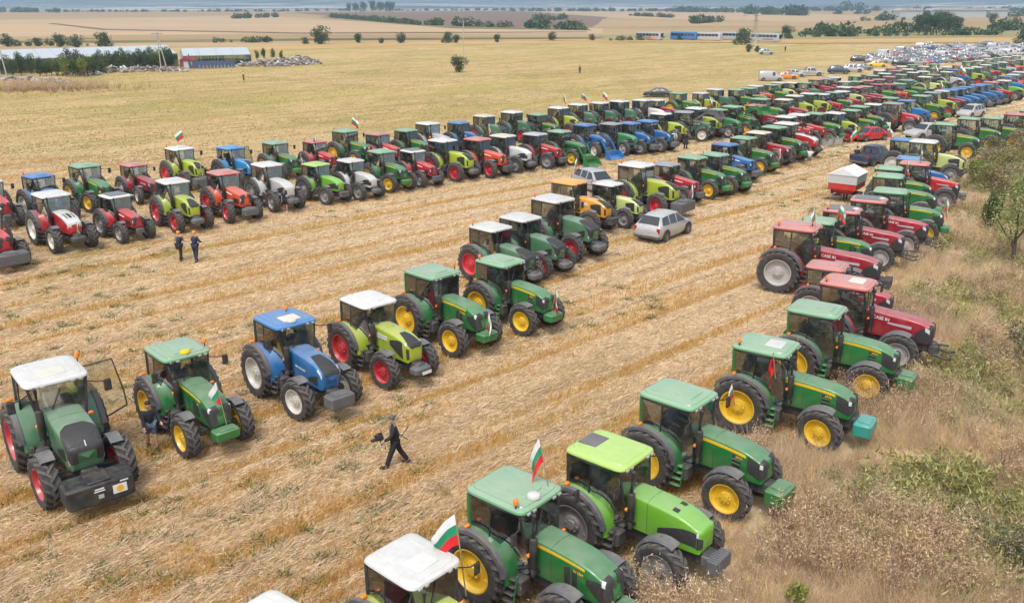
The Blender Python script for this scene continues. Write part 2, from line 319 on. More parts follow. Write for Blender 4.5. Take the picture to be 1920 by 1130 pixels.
weed_poly = [(p.x, p.y) for p in wp]+[(110, 100), (110, 10), (6, 10)]
sheet('verge', weed_poly, 0.012, 'weed_soil')
# hills and mountains on the horizon
def ridge(name, y0, y1, prof, matn, seed, nx=160, ny=10, xw=None):
    r = np.random.default_rng(seed); xw = xw or y1*0.9; xs = np.linspace(-xw, xw, nx); V = []; ph = r.uniform(0, 6.28, 8)
    for j in range(ny):
        v = j/(ny-1); yy = y0+(y1-y0)*v; e = math.sin(v*math.pi*0.62)
        for x in xs:
            h = sum(a*math.sin(x*k+ph[i]+yy*k*0.6) for i, (a, k) in enumerate(prof))
            V.append((x, yy, max(-1, e*(prof[0][0]*2.0+h)) if 0 < j else -2))
    F = [(j*nx+i, j*nx+i+1, (j+1)*nx+i+1, (j+1)*nx+i) for j in range(ny-1) for i in range(nx-1)]
    o = link(name, np_mesh(name, V, F, None, matn, True)); return tag(o, kind='structure')
ridge('hills', 2700, 3500, [(3.6, 0.0021), (2.4, 0.0053), (1.4, 0.013), (0.8, 0.03)], 'far_hill', 3, nx=300, ny=12, xw=4000)
ridge('hills', 4300, 5600, [(10, 0.0012), (6, 0.0031), (3, 0.008), (1.5, 0.02)], 'far_hill', 9, nx=300, ny=12, xw=6000)
ridge('mountains', 8000, 12000, [(46, 0.0006), (26, 0.0016), (12, 0.004), (5, 0.01)], 'far_hill', 5, nx=300, ny=14, xw=12000)
# the air: far things fade to pale blue
m = bpy.data.materials.new('haze_air'); m.use_nodes = True; MATS['haze_air'] = m; b = NB(m); b.n.remove(b.n['Principled BSDF'])
pv = b.add('ShaderNodeVolumePrincipled'); pv.inputs['Color'].default_value = (0.58, 0.80, 1.0, 1); pv.inputs['Density'].default_value = 0.00028; pv.inputs['Anisotropy'].default_value = 0.2
b.l.new(pv.outputs[0], b.n['Material Output'].inputs['Volume'])
hz = MB().box((0, 14950, 160), (33000, 30200, 326)).mesh('haze', 'haze_air', 0)
tag(link('haze', hz), kind='stuff')
# ------------------------------------------------------------------ tractors
BASE = dict(wb=2.62, Rr=0.93, Wr=0.54, Rf=0.70, Wf=0.44, tr=0.93, zr=2.92, xr=-0.50, rl=1.86, rw=1.66, hood='jd', hx0=0.74, hx1=2.72, hw=0.40, hz0=2.0, hz1=1.80, hb=1.06, nose=0.16, crown=0.03, hr=0.075)
STY = {
 'jd':  dict(body='jd_green', roof='jd_roof', rim='rim_yellow', hood='jd', pillar='jd_green', word='green', rimw='yellow', roofw='green', weight='block', wmat='jd_green'),
 'jdn': dict(body='jd_green', roof='jd_roof', rim='rim_yellow', hood='jdn', pillar='black_plastic', word='green', rimw='yellow', roofw='green', weight='low', wmat='jd_green'),
 'fe':  dict(body='fendt_green', roof='white_paint', rim='rim_red', hood='fendt', pillar='black_plastic', word='dark green', rimw='red', roofw='white', weight='round', wmat='weight_grey', hz0=2.02, hz1=1.84, hw=0.43),
 'cl':  dict(body='lime', roof='white_paint', rim='rim_red', hood='claas', pillar='black_plastic', word='lime', rimw='red', roofw='white', weight='round', wmat='weight_grey', hz0=2.04, hz1=1.86),
 'clc': dict(body='cream_lime', roof='white_paint', rim='rim_grey', hood='claas', pillar='black_plastic', word='pale lime', rimw='grey', roofw='white', weight='none', wmat='weight_grey'),
 'nh':  dict(body='nh_blue', roof='nh_blue', rim='rim_white', hood='nh', pillar='black_plastic', word='blue', rimw='white', roofw='blue', weight='block', wmat='weight_grey'),
 'ld':  dict(body='sky_blue', roof='sky_blue', rim='rim_grey', hood='nh', pillar='sky_blue', word='light blue', rimw='grey', roofw='light blue', weight='round', wmat='weight_grey'),
 'cs':  dict(body='case_red', roof='roof_red', rim='rim_silver', hood='case', pillar='black_plastic', word='dark red', rimw='silver', roofw='red', weight='link', wmat='chassis_dark', hx1=2.95),
 'mf':  dict(body='mf_red', roof='white_paint', rim='rim_grey', hood='box', pillar='black_plastic', word='red', rimw='grey', roofw='white', weight='slats', wmat='weight_grey', hz1=1.76),
 'zt':  dict(body='orange_red', roof='roof_red', rim='rim_red', hood='box', pillar='black_plastic', word='orange red', rimw='red', roofw='red', weight='block', wmat='weight_grey'),
 'dz':  dict(body='bright_green', roof='bright_green_roof', rim='rim_grey', hood='deutz', pillar='black_plastic', word='bright green', rimw='grey', roofw='lime green', weight='slats', wmat='weight_grey'),
 'dzd': dict(body='deutz_dark', roof='grey_roof', rim='rim_silver', hood='deutz', pillar='black_plastic', word='green', rimw='silver', roofw='grey', weight='none', wmat='weight_grey'),
 'lb':  dict(body='white_paint', roof='white_paint', rim='rim_grey', hood='deutz', pillar='black_plastic', word='white', rimw='grey', roofw='white', weight='round', wmat='weight_grey'),
 'st':  dict(body='mf_red', roof='white_paint', rim='rim_white', hood='steyr', pillar='black_plastic', word='red and white', rimw='white', roofw='white', weight='round', wmat='chassis_dark'),
 'rn':  dict(body='orange_paint', roof='orange_paint', rim='rim_grey', hood='claas', pillar='steel', word='orange', rimw='grey', roofw='orange', weight='slats', wmat='chassis_dark'),
 'va':  dict(body='silver_paint', roof='white_paint', rim='rim_grey', hood='box', pillar='black_plastic', word='silver grey', rimw='grey', roofw='white', weight='block', wmat='weight_grey'),
}
WORDS = dict(white_paint='white', cream_paint='cream', jd_roof='green', roof_red='red', dark_roof='black', grey_roof='grey', nh_blue='blue', sky_blue='light blue', bright_green_roof='lime green', orange_paint='orange', fendt_green='dark green',
             rim_yellow='yellow', rim_red='red', rim_white='white', rim_grey='grey', rim_silver='silver', silver_paint='silver')
class HoodSurf:
    def __init__(s, P): s.P = P
    def pt(s, u, v, side):
        P = s.P; uu = min(u, 1.0); L = P['hx1']-P['hx0']
        sh = P['hood']
        ease = uu*uu*(0.6+0.4*uu) if sh in ('jd', 'jdn', 'claas', 'nh', 'deutz', 'fendt', 'steyr') else uu
        zt = P['hz0']+(P['hz1']-P['hz0'])*ease-(0.10*max(0, (uu-0.72)/0.28)**2 if sh not in ('box',) else 0.02*uu)
        w = P['hw']*(1.0-0.10*max(0, (uu-0.55)/0.45)**2) if sh != 'case' else P['hw']*(0.92+0.08*math.sin(uu*3.1))
        zb = P['hb']-0.02*uu; r = P['hr']; cr = P['crown']
        if v < 0.55:
            k = v/0.55; y = w*(0.93+0.07*min(1, k*1.6)); z = zb+(zt-r-zb)*k
        elif v < 0.75:
            a = (v-0.55)/0.20*math.pi/2; y = w-r+r*math.cos(a); z = zt-r+r*math.sin(a)
        else:
            k = (v-0.75)/0.25; y = (w-r)*(1-k); z = zt+cr*(1-(1-k)**2)
        x = P['hx0']+L*uu - (0.10*max(0, (zt-z)/(zt-zb))*max(0, uu-0.7)/0.3 if sh in ('fendt', 'nh') else -0.06*max(0, (zt-z)/(zt-zb))*max(0, uu-0.7)/0.3*(1 if sh == 'jdn' else 0))
        if u > 1:
            q = min(1, (u-1)/0.4); k = (1-q**3.2)**(1/3.2); zc = zb+(zt-zb)*0.52
            y *= k; z = zc+(z-zc)*k; x += P['nose']*q
        return Vector((x, -y*side, z))      # side=+1 is the right hand side
    def nrm(s, u, v, side):
        e = 0.004; a = s.pt(u+e, v, side)-s.pt(u-e, v, side); b_ = s.pt(u, min(1, v+e), side)-s.pt(u, max(0, v-e), side); n = a.cross(b_)
        if n.length < 1e-9: return Vector((1, 0, 0))
        n.normalize(); c = s.pt(u, v, side)-Vector((s.P['hx1']-0.6 if u > 1 else s.pt(u, v, side).x, 0, 1.4))
        return n if n.dot(c) > 0 else -n
    def patch(s, u0, u1, va, vb, side, off=0.006, n=6, m=4, thick=0.012):
        """a thin proud panel; va / vb are (v0, v1) at u0 and at u1"""
        top, bot = [], []
        for i in range(n+1):
            k = i/n; u = u0+(u1-u0)*k; a0 = va[0]+(vb[0]-va[0])*k; a1 = va[1]+(vb[1]-va[1])*k
            for j in range(m+1):
                v = a0+(a1-a0)*j/m; p = s.pt(u, v, side); nn = s.nrm(u, v, side); top.append(p+nn*off); bot.append(p-nn*thick)
        N = (n+1)*(m+1); idx = lambda i, j: i*(m+1)+j; F = []
        for i in range(n):
            for j in range(m):
                F.append((idx(i, j), idx(i+1, j), idx(i+1, j+1), idx(i, j+1)))
        ring = [idx(i, 0) for i in range(n+1)]+[idx(n, j) for j in range(1, m+1)]+[idx(i, m) for i in range(n-1, -1, -1)]+[idx(0, j) for j in range(m-1, 0, -1)]
        F += [(a, b_, b_+N, a+N) for a, b_ in zip(ring, ring[1:]+ring[:1])]
        return top+bot, F
def hood_mesh(P):
    S = HoodSurf(P); mb = MB(); us = [0, .15, .3, .45, .6, .72, .82, .9, .96, 1.0, 1.06, 1.14, 1.22, 1.3, 1.36, 1.39, 1.4]; vs_ = [0, .14, .28, .42, .55, .60, .65, .70, .75, .83, .92, 1.0]
    rings = []
    for u in us: rings.append([S.pt(u, v, 1) for v in vs_]+[S.pt(u, v, -1) for v in reversed(vs_[:-1])])
    mb.loft(rings, False, 0, closed=True); mb.add(rings[0], [tuple(range(len(rings[0])))]); return mb.mesh('hood', P['body'])
PATCH = {  # name, material, u0, u1, v at u0, v at u1, near-only
 'jd':  [('stripe', 'jd_yellow', .0, .80, (.50, .555), (.49, .545), 0), ('side_vent', 'grille_dark', .60, .73, (.20, .46), (.20, .46), 1), ('grille', 'grille_dark', .83, 1.0, (.22, .56), (.14, .60), 0), ('grille', 'grille_dark', 1.02, 1.39, (.14, .88), (.14, .88), 0), ('headlight', 'lamp_white', 1.06, 1.24, (.46, .60), (.46, .60), 1)],
 'jdn': [('stripe', 'jd_yellow', .0, .78, (.50, .56), (.52, .57), 0), ('side_vent', 'grille_dark', .50, .58, (.12, .40), (.12, .46), 1), ('side_vent', 'grille_dark', .61, .68, (.12, .42), (.12, .48), 1), ('grille', 'grille_dark', .80, 1.0, (.30, .40), (.05, .56), 0), ('grille', 'grille_dark', 1.03, 1.39, (.05, .92), (.05, .92), 0), ('headlight', 'lamp_white', 1.04, 1.22, (.50, .70), (.50, .70), 0)],
 'fendt': [('grille', 'grille_dark', .58, 1.0, (.86, 1.0), (.40, 1.0), 0), ('grille', 'grille_dark', 1.0, 1.38, (.34, 1.0), (.14, 1.0), 0), ('side_vent', 'grille_dark', .56, .88, (.16, .22), (.16, .42), 1), ('headlight', 'lamp_white', 1.02, 1.14, (.16, .28), (.16, .28), 0)],
 'claas': [('side_vent', 'grille_dark', .52, .90, (.30, .42), (.06, .58), 0), ('grille', 'grille_dark', .66, 1.0, (.90, 1.0), (.76, 1.0), 0), ('grille', 'grille_dark', 1.0, 1.38, (.70, 1.0), (.66, 1.0), 0), ('side_vent', 'grille_dark', 1.08, 1.30, (.12, .50), (.12, .50), 0), ('headlight', 'lamp_white', .97, 1.06, (.60, .70), (.58, .70), 0), ('badge_panel', 'white_paint', .10, .44, (.34, .46), (.36, .46), 1)],
 'nh': [('grille', 'grille_dark', .55, 1.0, (.86, 1.0), (.74, 1.0), 0), ('grille', 'grille_dark', 1.0, 1.38, (.74, 1.0), (.60, 1.0), 0), ('headlight', 'lamp_white', .92, 1.22, (.56, .66), (.40, .52), 0), ('side_vent', 'grille_dark', .62, .92, (.14, .18), (.10, .40), 0)],
 'case': [('grille', 'grille_dark', .80, 1.0, (.02, .28), (.02, .60), 0), ('grille', 'grille_dark', 1.0, 1.39, (.02, .86), (.02, .86), 0), ('headlight', 'lamp_white', .95, 1.12, (.42, .56), (.36, .52), 0), ('stripe', 'silver_paint', .36, .74, (.36, .40), (.34, .42), 0), ('side_vent', 'grille_dark', .40, .80, (.02, .10), (.02, .16), 1)],
 'box': [('grille', 'grille_dark', 1.02, 1.39, (.10, .92), (.10, .92), 0), ('headlight', 'lamp_white', 1.05, 1.22, (.30, .46), (.30, .46), 0), ('side_vent', 'grille_dark', .56, .88, (.12, .34), (.12, .38), 0), ('stripe', 'white_print', .12, .50, (.42, .48), (.42, .47), 0)],
 'deutz': [('side_vent', 'grille_dark', .46, 1.0, (.10, .22), (.16, .54), 0), ('grille', 'grille_dark', 1.04, 1.34, (.14, .44), (.14, .44), 0), ('headlight', 'lamp_white', 1.02, 1.16, (.46, .58), (.46, .58), 0), ('hood_slot', 'grille_dark', .62, .70, (.80, .90), (.80, .90), 1)],
 'steyr': [('hood_top', 'white_paint', .0, 1.0, (.66, 1.0), (.50, 1.0), 0), ('hood_top', 'white_paint', 1.0, 1.38, (.46, 1.0), (.40, 1.0), 0), ('hood_slot', 'grille_dark', .52, .86, (.94, 1.0), (.94, 1.0), 0), ('hood_slot', 'grille_dark', .52, .86, (.82, .87), (.82, .87), 0), ('headlight', 'lamp_white', 1.04, 1.2, (.30, .42), (.30, .42), 0)],
}
def tyre_mesh(Rw, W, lugs, near):
    mb = MB(); h = W/2; rr = Rw*0.60
    prof = [(rr, -h*0.78), (rr+0.04, -h*0.86), (Rw*0.78, -h*1.0), (Rw*0.88, -h*0.98), (Rw*0.925, -h*0.86), (Rw*0.94, -h*0.4), (Rw*0.943, 0)]
    prof = prof+[(r, -y) for r, y in reversed(prof[:-1])]
    mb.lathe_y(prof, 40 if near else 22)
    for side in (-1, 1):
        for k in range(lugs):
            a0 = 2*math.pi*(k+(0.5 if side > 0 else 0))/lugs; da = 2*math.pi/lugs
            vs_ = []; lw = da*(0.21 if near else 0.26)
            for q, (yy, aa, rad) in enumerate(((-0.03*side, 0.0, Rw), (h*0.55*side, 0.62*da, Rw*0.998), (h*0.98*side, 1.0*da, Rw*0.965))):
                for s_ in (-1, 1):
                    a = a0+aa+s_*lw
                    vs_.append((rad*math.cos(a), yy, rad*math.sin(a))); vs_.append(((rad-0.075*Rw)*math.cos(a), yy, (rad-0.075*Rw)*math.sin(a)))
            # per section: out-, in-, out+, in+
            F = []
            for i in range(2):
                o = i*4; F += [(o, o+4, o+6, o+2), (o, o+1, o+5, o+4), (o+2, o+6, o+7, o+3)]
            F += [(0, 2, 3, 1), (8, 9, 11, 10)]
            mb.add(vs_, F, 1)
    return mb.mesh('tyre', ['tyre', 'tyre_lug'], 30)
def rim_mesh(Rw, W, matn, near):
    mb = MB(); h = W/2; rr = Rw*0.60; n = 32 if near else 18
    for sg in (-1, 1):   # sg -1: outer face at -y
        prof = [(rr*1.0, sg*h*0.70), (rr*1.05, sg*h*0.86), (rr*0.99, sg*h*0.86), (rr*0.93, sg*h*0.62), (rr*0.90, sg*h*0.36), (rr*0.62, sg*h*0.22), (rr*0.42, sg*h*0.30), (rr*0.40, sg*h*0.52), (rr*0.26, sg*h*0.58), (rr*0.24, sg*h*0.72), (0.001, sg*h*0.74)]
        mb.lathe_y(prof, n)
        if near:
            for k in range(8):
                a = 2*math.pi*k/8; mb.box((rr*0.33*math.cos(a), sg*h*0.56, rr*0.33*math.sin(a)), (0.045, 0.05, 0.045), 0, 0, a)
            for k in range(8):
                a = 2*math.pi*(k+.5)/8; mb.box((rr*0.76*math.cos(a), sg*h*0.29, rr*0.76*math.sin(a)), (0.10, 0.03, 0.06), 0, 0, -a)
    return mb.mesh('rim', matn, 40)
def arc_sheet(mb, cx, cz, r, a0, a1, y0, y1, t=0.03, n=12, drop=0.0):
    rings = []
    for i in range(n+1):
        a = R(a0+(a1-a0)*i/n); c, s_ = math.cos(a), math.sin(a)
        rings.append([(cx+r*c, y0, cz+r*s_), (cx+r*c, y1-(y1-y0)*0.12, cz+r*s_), (cx+(r-0.05-drop)*c, y1, cz+(r-0.05-drop)*s_), (cx+(r-t-0.05-drop)*c, y1, cz+(r-t-0.05-drop)*s_), (cx+(r-t)*c, y1-(y1-y0)*0.14, cz+(r-t)*s_), (cx+(r-t)*c, y0, cz+(r-t)*s_)])
    mb.loft(rings, True)
def super_ring(a, b_, z, x0=0.0, e=4.5, n=32, front=1.0):
    out = []
    for k in range(n):
        t = 2*math.pi*k/n; c, s_ = math.cos(t), math.sin(t); x = a*math.copysign(abs(c)**(2/e), c); y = b_*math.copysign(abs(s_)**(2/e), s_)
        if x > 0: y *= 1-(1-front)*(x/a)
        out.append((x0+x, y, z))
    return out
def cab_points(P):
    zt = P['zr']-0.20
    def q(x, y, z): return lambda s: Vector((x, y*s, z))
    return dict(A0=q(0.80, 0.50, 1.30), A1=q(0.80, 0.58, 1.72), A2=q(0.66, 0.73, zt), B0=q(-0.14, 0.74, 1.10), B1=q(-0.16, 0.84, 1.72), B2=q(-0.14, 0.80, zt), C0=q(-0.84, 0.78, 1.74), C2=q(-0.90, 0.74, zt))
def pane(mb, pts, t=0.012):
    pts = [Vector(p) for p in pts]; n = (pts[1]-pts[0]).cross(pts[2]-pts[0]).normalized()*t; k = len(pts)
    mb.add([p for p in pts]+[p+n for p in pts], [tuple(range(k)), tuple(reversed(range(k, 2*k)))]+[(i, (i+1) % k, (i+1) % k+k, i+k) for i in range(k)])
def make_tractor(sty, lod, loc, rz, scale, opt):
    P = dict(BASE); P.update(STY[sty]); P.update(opt)
    near, mid = lod == 0, lod <= 1
    gkey = (sty, P['hood'], P['Rr'], P['zr'], P['hx1'], P['hw'], P['hz0'], P['hz1'], P['wb'])
    T = empty('tractor', loc, rz, scale)
    xr, xf = P['xr'], P['xr']+P['wb']
    def part(name, key, fn, parent=T, loc=None, rot=None, s=None): return link(name, cached((name,)+key, fn), parent, loc, rot, s)
    # -------- running gear
    def chassis():
        mb = MB(); mb.cbox(((xr+xf)/2-0.1, 0, 0.92), (P['wb']+0.2, 0.46, 0.46), 0.04); mb.cbox((xr+0.05, 0, 0.98), (0.75, 0.62, 0.62), 0.06)
        mb.tube([(xr, -P['tr'], P['Rr']), (xr, P['tr'], P['Rr'])], 0.14, 10); mb.cbox((xf, 0, P['Rf']), (0.26, 2*P['tr']-0.2, 0.22), 0.04)
        mb.cbox((P['hx1']-0.15, 0, 0.88), (0.85, 0.40, 0.36), 0.03); mb.cbox((0.25, -0.60, 0.80), (1.05, 0.42, 0.46), 0.06); mb.cbox((0.25, 0.60, 0.80), (1.05, 0.42, 0.46), 0.06)
        mb.box((-1.15, 0, 0.62), (0.6, 0.5, 0.10)); mb.tube([(-0.7, 0.36, 0.75), (-1.45, 0.42, 0.55)], 0.04, 6); mb.tube([(-0.7, -0.36, 0.75), (-1.45, -0.42, 0.55)], 0.04, 6)
        return mb.mesh('chassis', 'chassis_dark')
    part('chassis', (P['wb'], P['Rr'], P['hx1']), chassis)
    steer = random.choice((0, 0, 0, .06, -.08, .15, -.2, .28))
    for sd in (-1, 1):
        for (xx, Rw, W, lg) in ((xr, P['Rr'], P['Wr'], 20), (xf, P['Rf'], P['Wf'], 17)):
            w = part('wheel', (Rw, W, P['rim'], near), lambda: rim_mesh(Rw, W, P['rim'], near), T, (xx, -sd*(P['tr']+(0.02 if xx == xr else 0)), Rw), (0, random.uniform(0, 1.0), 0 if xx == xr else steer))
            part('tyre', (Rw, W, near), lambda: tyre_mesh(Rw, W, lg, near), w)
    # -------- hood
    S = HoodSurf(P); h = part('hood', gkey, lambda: hood_mesh(P))
    for i, (nm, mt, u0, u1, va, vb, no) in enumerate(PATCH[P['hood']]):
        if (no and not near) or (lod == 2 and nm in ('headlight', 'badge_panel')) : continue
        full = vb[1] >= 0.999 and va[1] >= 0.999
        for sd in ((0,) if full else (1, -1)):
            def mk(sd=sd):
                mb = MB()
                for s_ in ((1, -1) if sd == 0 else (sd,)): mb.add(*S.patch(u0, u1, va, vb, s_, 0.010+0.003*i, 12, 8))
                return mb.mesh(nm, mt, 40)
            part(nm, gkey+(i, sd), mk, h)
        if near and nm == 'side_vent' and P['hood'] == 'jd':
            for sd in (1, -1):
                for q in range(2):
                    def sl(sd=sd, q=q): return MB().add(*S.patch(u0, u1, (va[0]+(q+1)*0.087-0.012, va[0]+(q+1)*0.087+0.012), (va[0]+(q+1)*0.087-0.012, va[0]+(q+1)*0.087+0.012), sd, 0.03, 3, 2, 0.02)).mesh('vent_slat', P['body'])
                    part('vent_slat', gkey+(i, sd, q), sl, h)
    if opt.get('text') and mid:
        tx, tu, tv, ts, tm = opt['text']
        me = text_mesh(tx, ts, tm, 0.012)
        for sd in (1, -1):
            p = S.pt(tu, tv, sd)+S.nrm(tu, tv, sd)*0.022; p2 = S.pt(tu+0.05, tv, sd); p1 = S.pt(tu-0.05, tv, sd); d = (p2-p1); sl = math.atan2(-d.z, d.x)
            link('lettering', me, h, p, (math.pi/2, sl if sd > 0 else -sl, 0 if sd > 0 else math.pi))
    # -------- cab
    C = cab_points(P); ck = (P['zr'],)
    def frame():
        mb = MB(); 
        for s_ in (-1, 1):
            g_ = lambda k: C[k](s_)
            mb.tube([g_('A0'), g_('A1'), g_('A2')], 0.035, 6, 1); mb.tube([g_('B0'), g_('B1'), g_('B2')], 0.032, 6, 1); mb.tube([g_('C0'), g_('C2')], 0.055, 6, 0)
            mb.tube([g_('A2'), g_('B2'), g_('C2')], 0.04, 6, 1); mb.tube([g_('B1'), g_('C0')], 0.035, 6, 0); mb.tube([g_('A0'), (0.30, 0.66*s_, 1.08), g_('B0')], 0.035, 6, 1)
        for k, mi in (('A0', 1), ('A2', 1), ('C0', 0), ('C2', 0)): mb.tube([C[k](-1), C[k](1)], 0.04, 6, mi)
        mb.cbox((0.0, 0, 1.18), (1.5, 1.06, 0.30), 0.04, 2); mb.cbox((-0.62, 0, 1.50), (0.42, 1.20, 0.50), 0.04, 2)
        return mb.mesh('cab_frame', [P['pillar'], 'black_plastic', 'cab_trim'])
    part('cab_frame', ck+(P['pillar'],), frame)
    inset = 0.0
    specs = [('windshield', lambda: [C['A1'](-1), C['A1'](1), C['A2'](1), C['A2'](-1)]), ('rear_window', lambda: [C['C0'](1), C['C0'](-1), C['C2'](-1), C['C2'](1)])]
    for s_ in (1, -1):
        specs += [('door_window', lambda s_=s_: [C['A0'](s_), C['A1'](s_), C['A2'](s_), C['B2'](s_), C['B1'](s_), C['B0'](s_), Vector((0.30, 0.66*s_, 1.08))]), ('side_window', lambda s_=s_: [C['B1'](s_), C['B2'](s_), C['C2'](s_), C['C0'](s_)])]
    opn = opt.get('door_open')
    for i, (nm, fp) in enumerate(specs):
        if opn and nm == 'door_window' and i == (4 if opn > 0 else 2): continue
        def gl(fp=fp):
            mb = MB(); pane(mb, fp()); return mb.mesh(nm, 'cab_glass', 0)
        part(nm, ck+(i,), gl)
    if opn:      # a door swung open: frame tube and pane hinged at the B pillar
        def dr(glass):
            mb = MB(); pts = [C['A0'](1), C['A1'](1), C['A2'](1), C['B2'](1), C['B1'](1), C['B0'](1), Vector((0.30, 0.66, 1.08))]; hb = C['B1'](1); pts = [p-hb for p in pts]
            if glass: pane(mb, pts)
            else: mb.tube(pts+[pts[0]], 0.025, 6)
            return mb.mesh('door', 'cab_glass' if glass else 'black_plastic', 30)
        hb = C['B1'](1); d = part('door', ck+('f',), lambda: dr(False), T, hb, (0, 0, R(100))); part('door_window', ck+('g',), lambda: dr(True), d)
    if mid:
        def seat():
            mb = MB(); mb.cbox((-0.34, 0, 1.56), (0.46, 0.48, 0.16), 0.05); mb.cbox((-0.58, 0, 1.95), (0.14, 0.46, 0.72), 0.05); mb.cbox((-0.34, 0, 1.40), (0.3, 0.3, 0.2), 0.03)
            mb.cbox((-0.30, -0.32, 1.72), (0.40, 0.10, 0.08), 0.02); return mb.mesh('seat', 'seat_cloth')
        part('seat', (), seat)
        def wheel_():
            mb = MB(); c = Vector((0.26, 0, 1.86)); mb.tube([(0.50, 0, 1.40), c], 0.04, 6); ax = Vector((-0.5, 0, 0.85)).normalized(); a = Vector((0, 1, 0)); b_ = ax.cross(a)
            mb.tube([c+(a*math.cos(t)+b_*math.sin(t))*0.20 for t in [k*math.pi/8 for k in range(17)]], 0.018, 5); mb.cbox((0.60, 0, 1.58), (0.22, 0.62, 0.34), 0.05); return mb.mesh('steering_wheel', 'black_plastic')
        part('steering_wheel', (), wheel_)
    if near:
        part('wiper', (P['zr'],), lambda: MB().tube([(0.735, 0.05, P['zr']-0.33), (0.79, -0.22, 2.05), (0.80, -0.30, 1.86)], 0.014, 5).mesh('wiper', 'black_plastic'))
        for s_ in (1, -1): part('door_handle', (s_,), lambda: MB().cbox((-0.02, -s_*0.86, 1.62), (0.16, 0.05, 0.05), 0.012).mesh('door_handle', 'black_plastic'))
        part('hood_seam', gkey, lambda: MB().add(*S.patch(0.30, 0.305, (.02, .98), (.02, .98), 1, 0.002, 1, 14, 0.004)).add(*S.patch(0.30, 0.305, (.02, .98), (.02, .98), -1, 0.002, 1, 14, 0.004)).mesh('hood_seam', 'black_plastic'), h)
    # -------- roof
    zr, rl, rw = P['zr'], P['rl']/2, P['rw']/2
    def roof():
        mb = MB(); x0 = -0.10
        E_, fr = 8, 1.0
        mb.loft([super_ring(rl*.88, rw*.86, zr-0.20, x0, E_), super_ring(rl*.97, rw*.955, zr-0.18, x0, E_), super_ring(rl, rw, zr-0.135, x0, E_), super_ring(rl*.985, rw*.975, zr-0.09, x0, E_), super_ring(rl*.945, rw*.92, zr-0.065, x0, E_), super_ring(rl*.88, rw*.82, zr-0.048, x0, E_), super_ring(rl*.862, rw*.80, zr-0.028, x0, E_), super_ring(rl*.5, rw*.45, zr-0.004, x0, E_), super_ring(rl*.2, rw*.2, zr, x0, 4)], True)
        return mb.mesh('roof', P['roof'], 24)
    rf = part('roof', (P['zr'], P['rl'], P['rw'], P['roof']), roof)
    if opt.get('roof_panel') and mid:
        part('roof_panel', (zr, opt['roof_panel']), lambda: MB().cbox((-0.12, 0, zr-0.015), (1.38, 1.18, 0.06), 0.025).mesh('roof_panel', opt['roof_panel']), rf)
    if mid and opt.get('hatch', True):
        part('roof_hatch', (zr, P['roof'], opt.get('hatchm'), opt.get('hatchx')), lambda: MB().cbox((opt.get('hatchx', 0.22), 0, zr-0.006), (0.56, 0.66, 0.045), 0.02).mesh('roof_hatch', opt.get('hatchm') or P['roof']), rf)
        for yy in (-0.45, 0.45): part('roof_rib', (zr, P['roof']), lambda: MB().cbox((-0.45, 0, zr-0.018), (0.62, 0.05, 0.035), 0.01).mesh('roof_rib', P['roof']), rf, (0, yy, 0))
    if opt.get('gps'):
        part('roof_receiver', (opt['gps'],), lambda: MB().lathe_z([(0.13, 0), (0.17, 0.04), (0.15, 0.10), (0.06, 0.13)], 16).mesh('roof_receiver', opt['gps'], 50), rf, (0.58, 0.0 if opt['gps'] != 'white_paint' else -0.1, zr-0.05))
    if mid:
        for yy in ((-0.62, -0.40, 0.40, 0.62) if near else (-0.55, 0.55)):
            part('work_light', (), lambda: MB().cbox((0, 0, 0), (0.05, 0.12, 0.07), 0.012).mesh('work_light', 'work_lamp'), rf, (0.83, yy*0.93, zr-0.16))
    # -------- rear mudguards
    def fender(s_):
        mb = MB(); y0, y1 = (0.56, 1.02); rr = P['Rr']+0.10
        if s_ > 0: arc_sheet(mb, xr, P['Rr'], rr, -2, 152, -y0, -y1, 0.03, 14)
        else: arc_sheet(mb, xr, P['Rr'], rr, -2, 152, y0, y1, 0.03, 14)
        pts = [(xr+rr*math.cos(R(a)), P['Rr']+rr*math.sin(R(a))) for a in range(-2, 153, 14)]+[(xr-0.55, 1.15), (xr+0.5, 0.95)]
        mb.prism(pts, -s_*0.56, -s_*0.60); return mb.mesh('mudguard', P['body'], 40)
    def fender_ext(s_):
        mb = MB(); rr = P['Rr']+0.125; a, b_ = -s_*0.98, -s_*1.14
        arc_sheet(mb, xr, P['Rr'], rr, 12, 140, a, b_, 0.03, 14, 0.02); return mb.mesh('mudguard_lip', 'fender_grey', 40)
    for s_ in (1, -1):
        fd = part('mudguard', (P['Rr'], P['body'], s_), lambda: fender(s_))
        if mid: part('mudguard_lip', (P['Rr'], s_), lambda: fender_ext(s_), fd)
        if near:
            part('tail_light', (), lambda: MB().cbox((0, 0, 0), (0.10, 0.16, 0.09), 0.02).mesh('tail_light', 'lamp_orange'), fd, (xr-0.25, -s_*0.98, P['Rr']*2+0.14))
    # -------- front mudguards
    if mid and opt.get('ffender', True):
        for s_ in (1, -1):
            def ff(s_=s_):
                mb = MB(); arc_sheet(mb, xf, P['Rf'], P['Rf']+0.10, 64, 158, -s_*(P['tr']-0.26), -s_*(P['tr']+0.10), 0.025, 9); mb.tube([(xf-0.1, -s_*0.4, P['Rf']+0.1), (xf-0.1, -s_*0.62, P['Rf']*2+0.02), (xf-0.1, -s_*(P['tr']-0.1), P['Rf']*2+0.09)], 0.022, 6)
                return mb.mesh('front_mudguard', 'fender_grey', 40)
            part('front_mudguard', (P['Rf'], P['wb'], s_), ff)
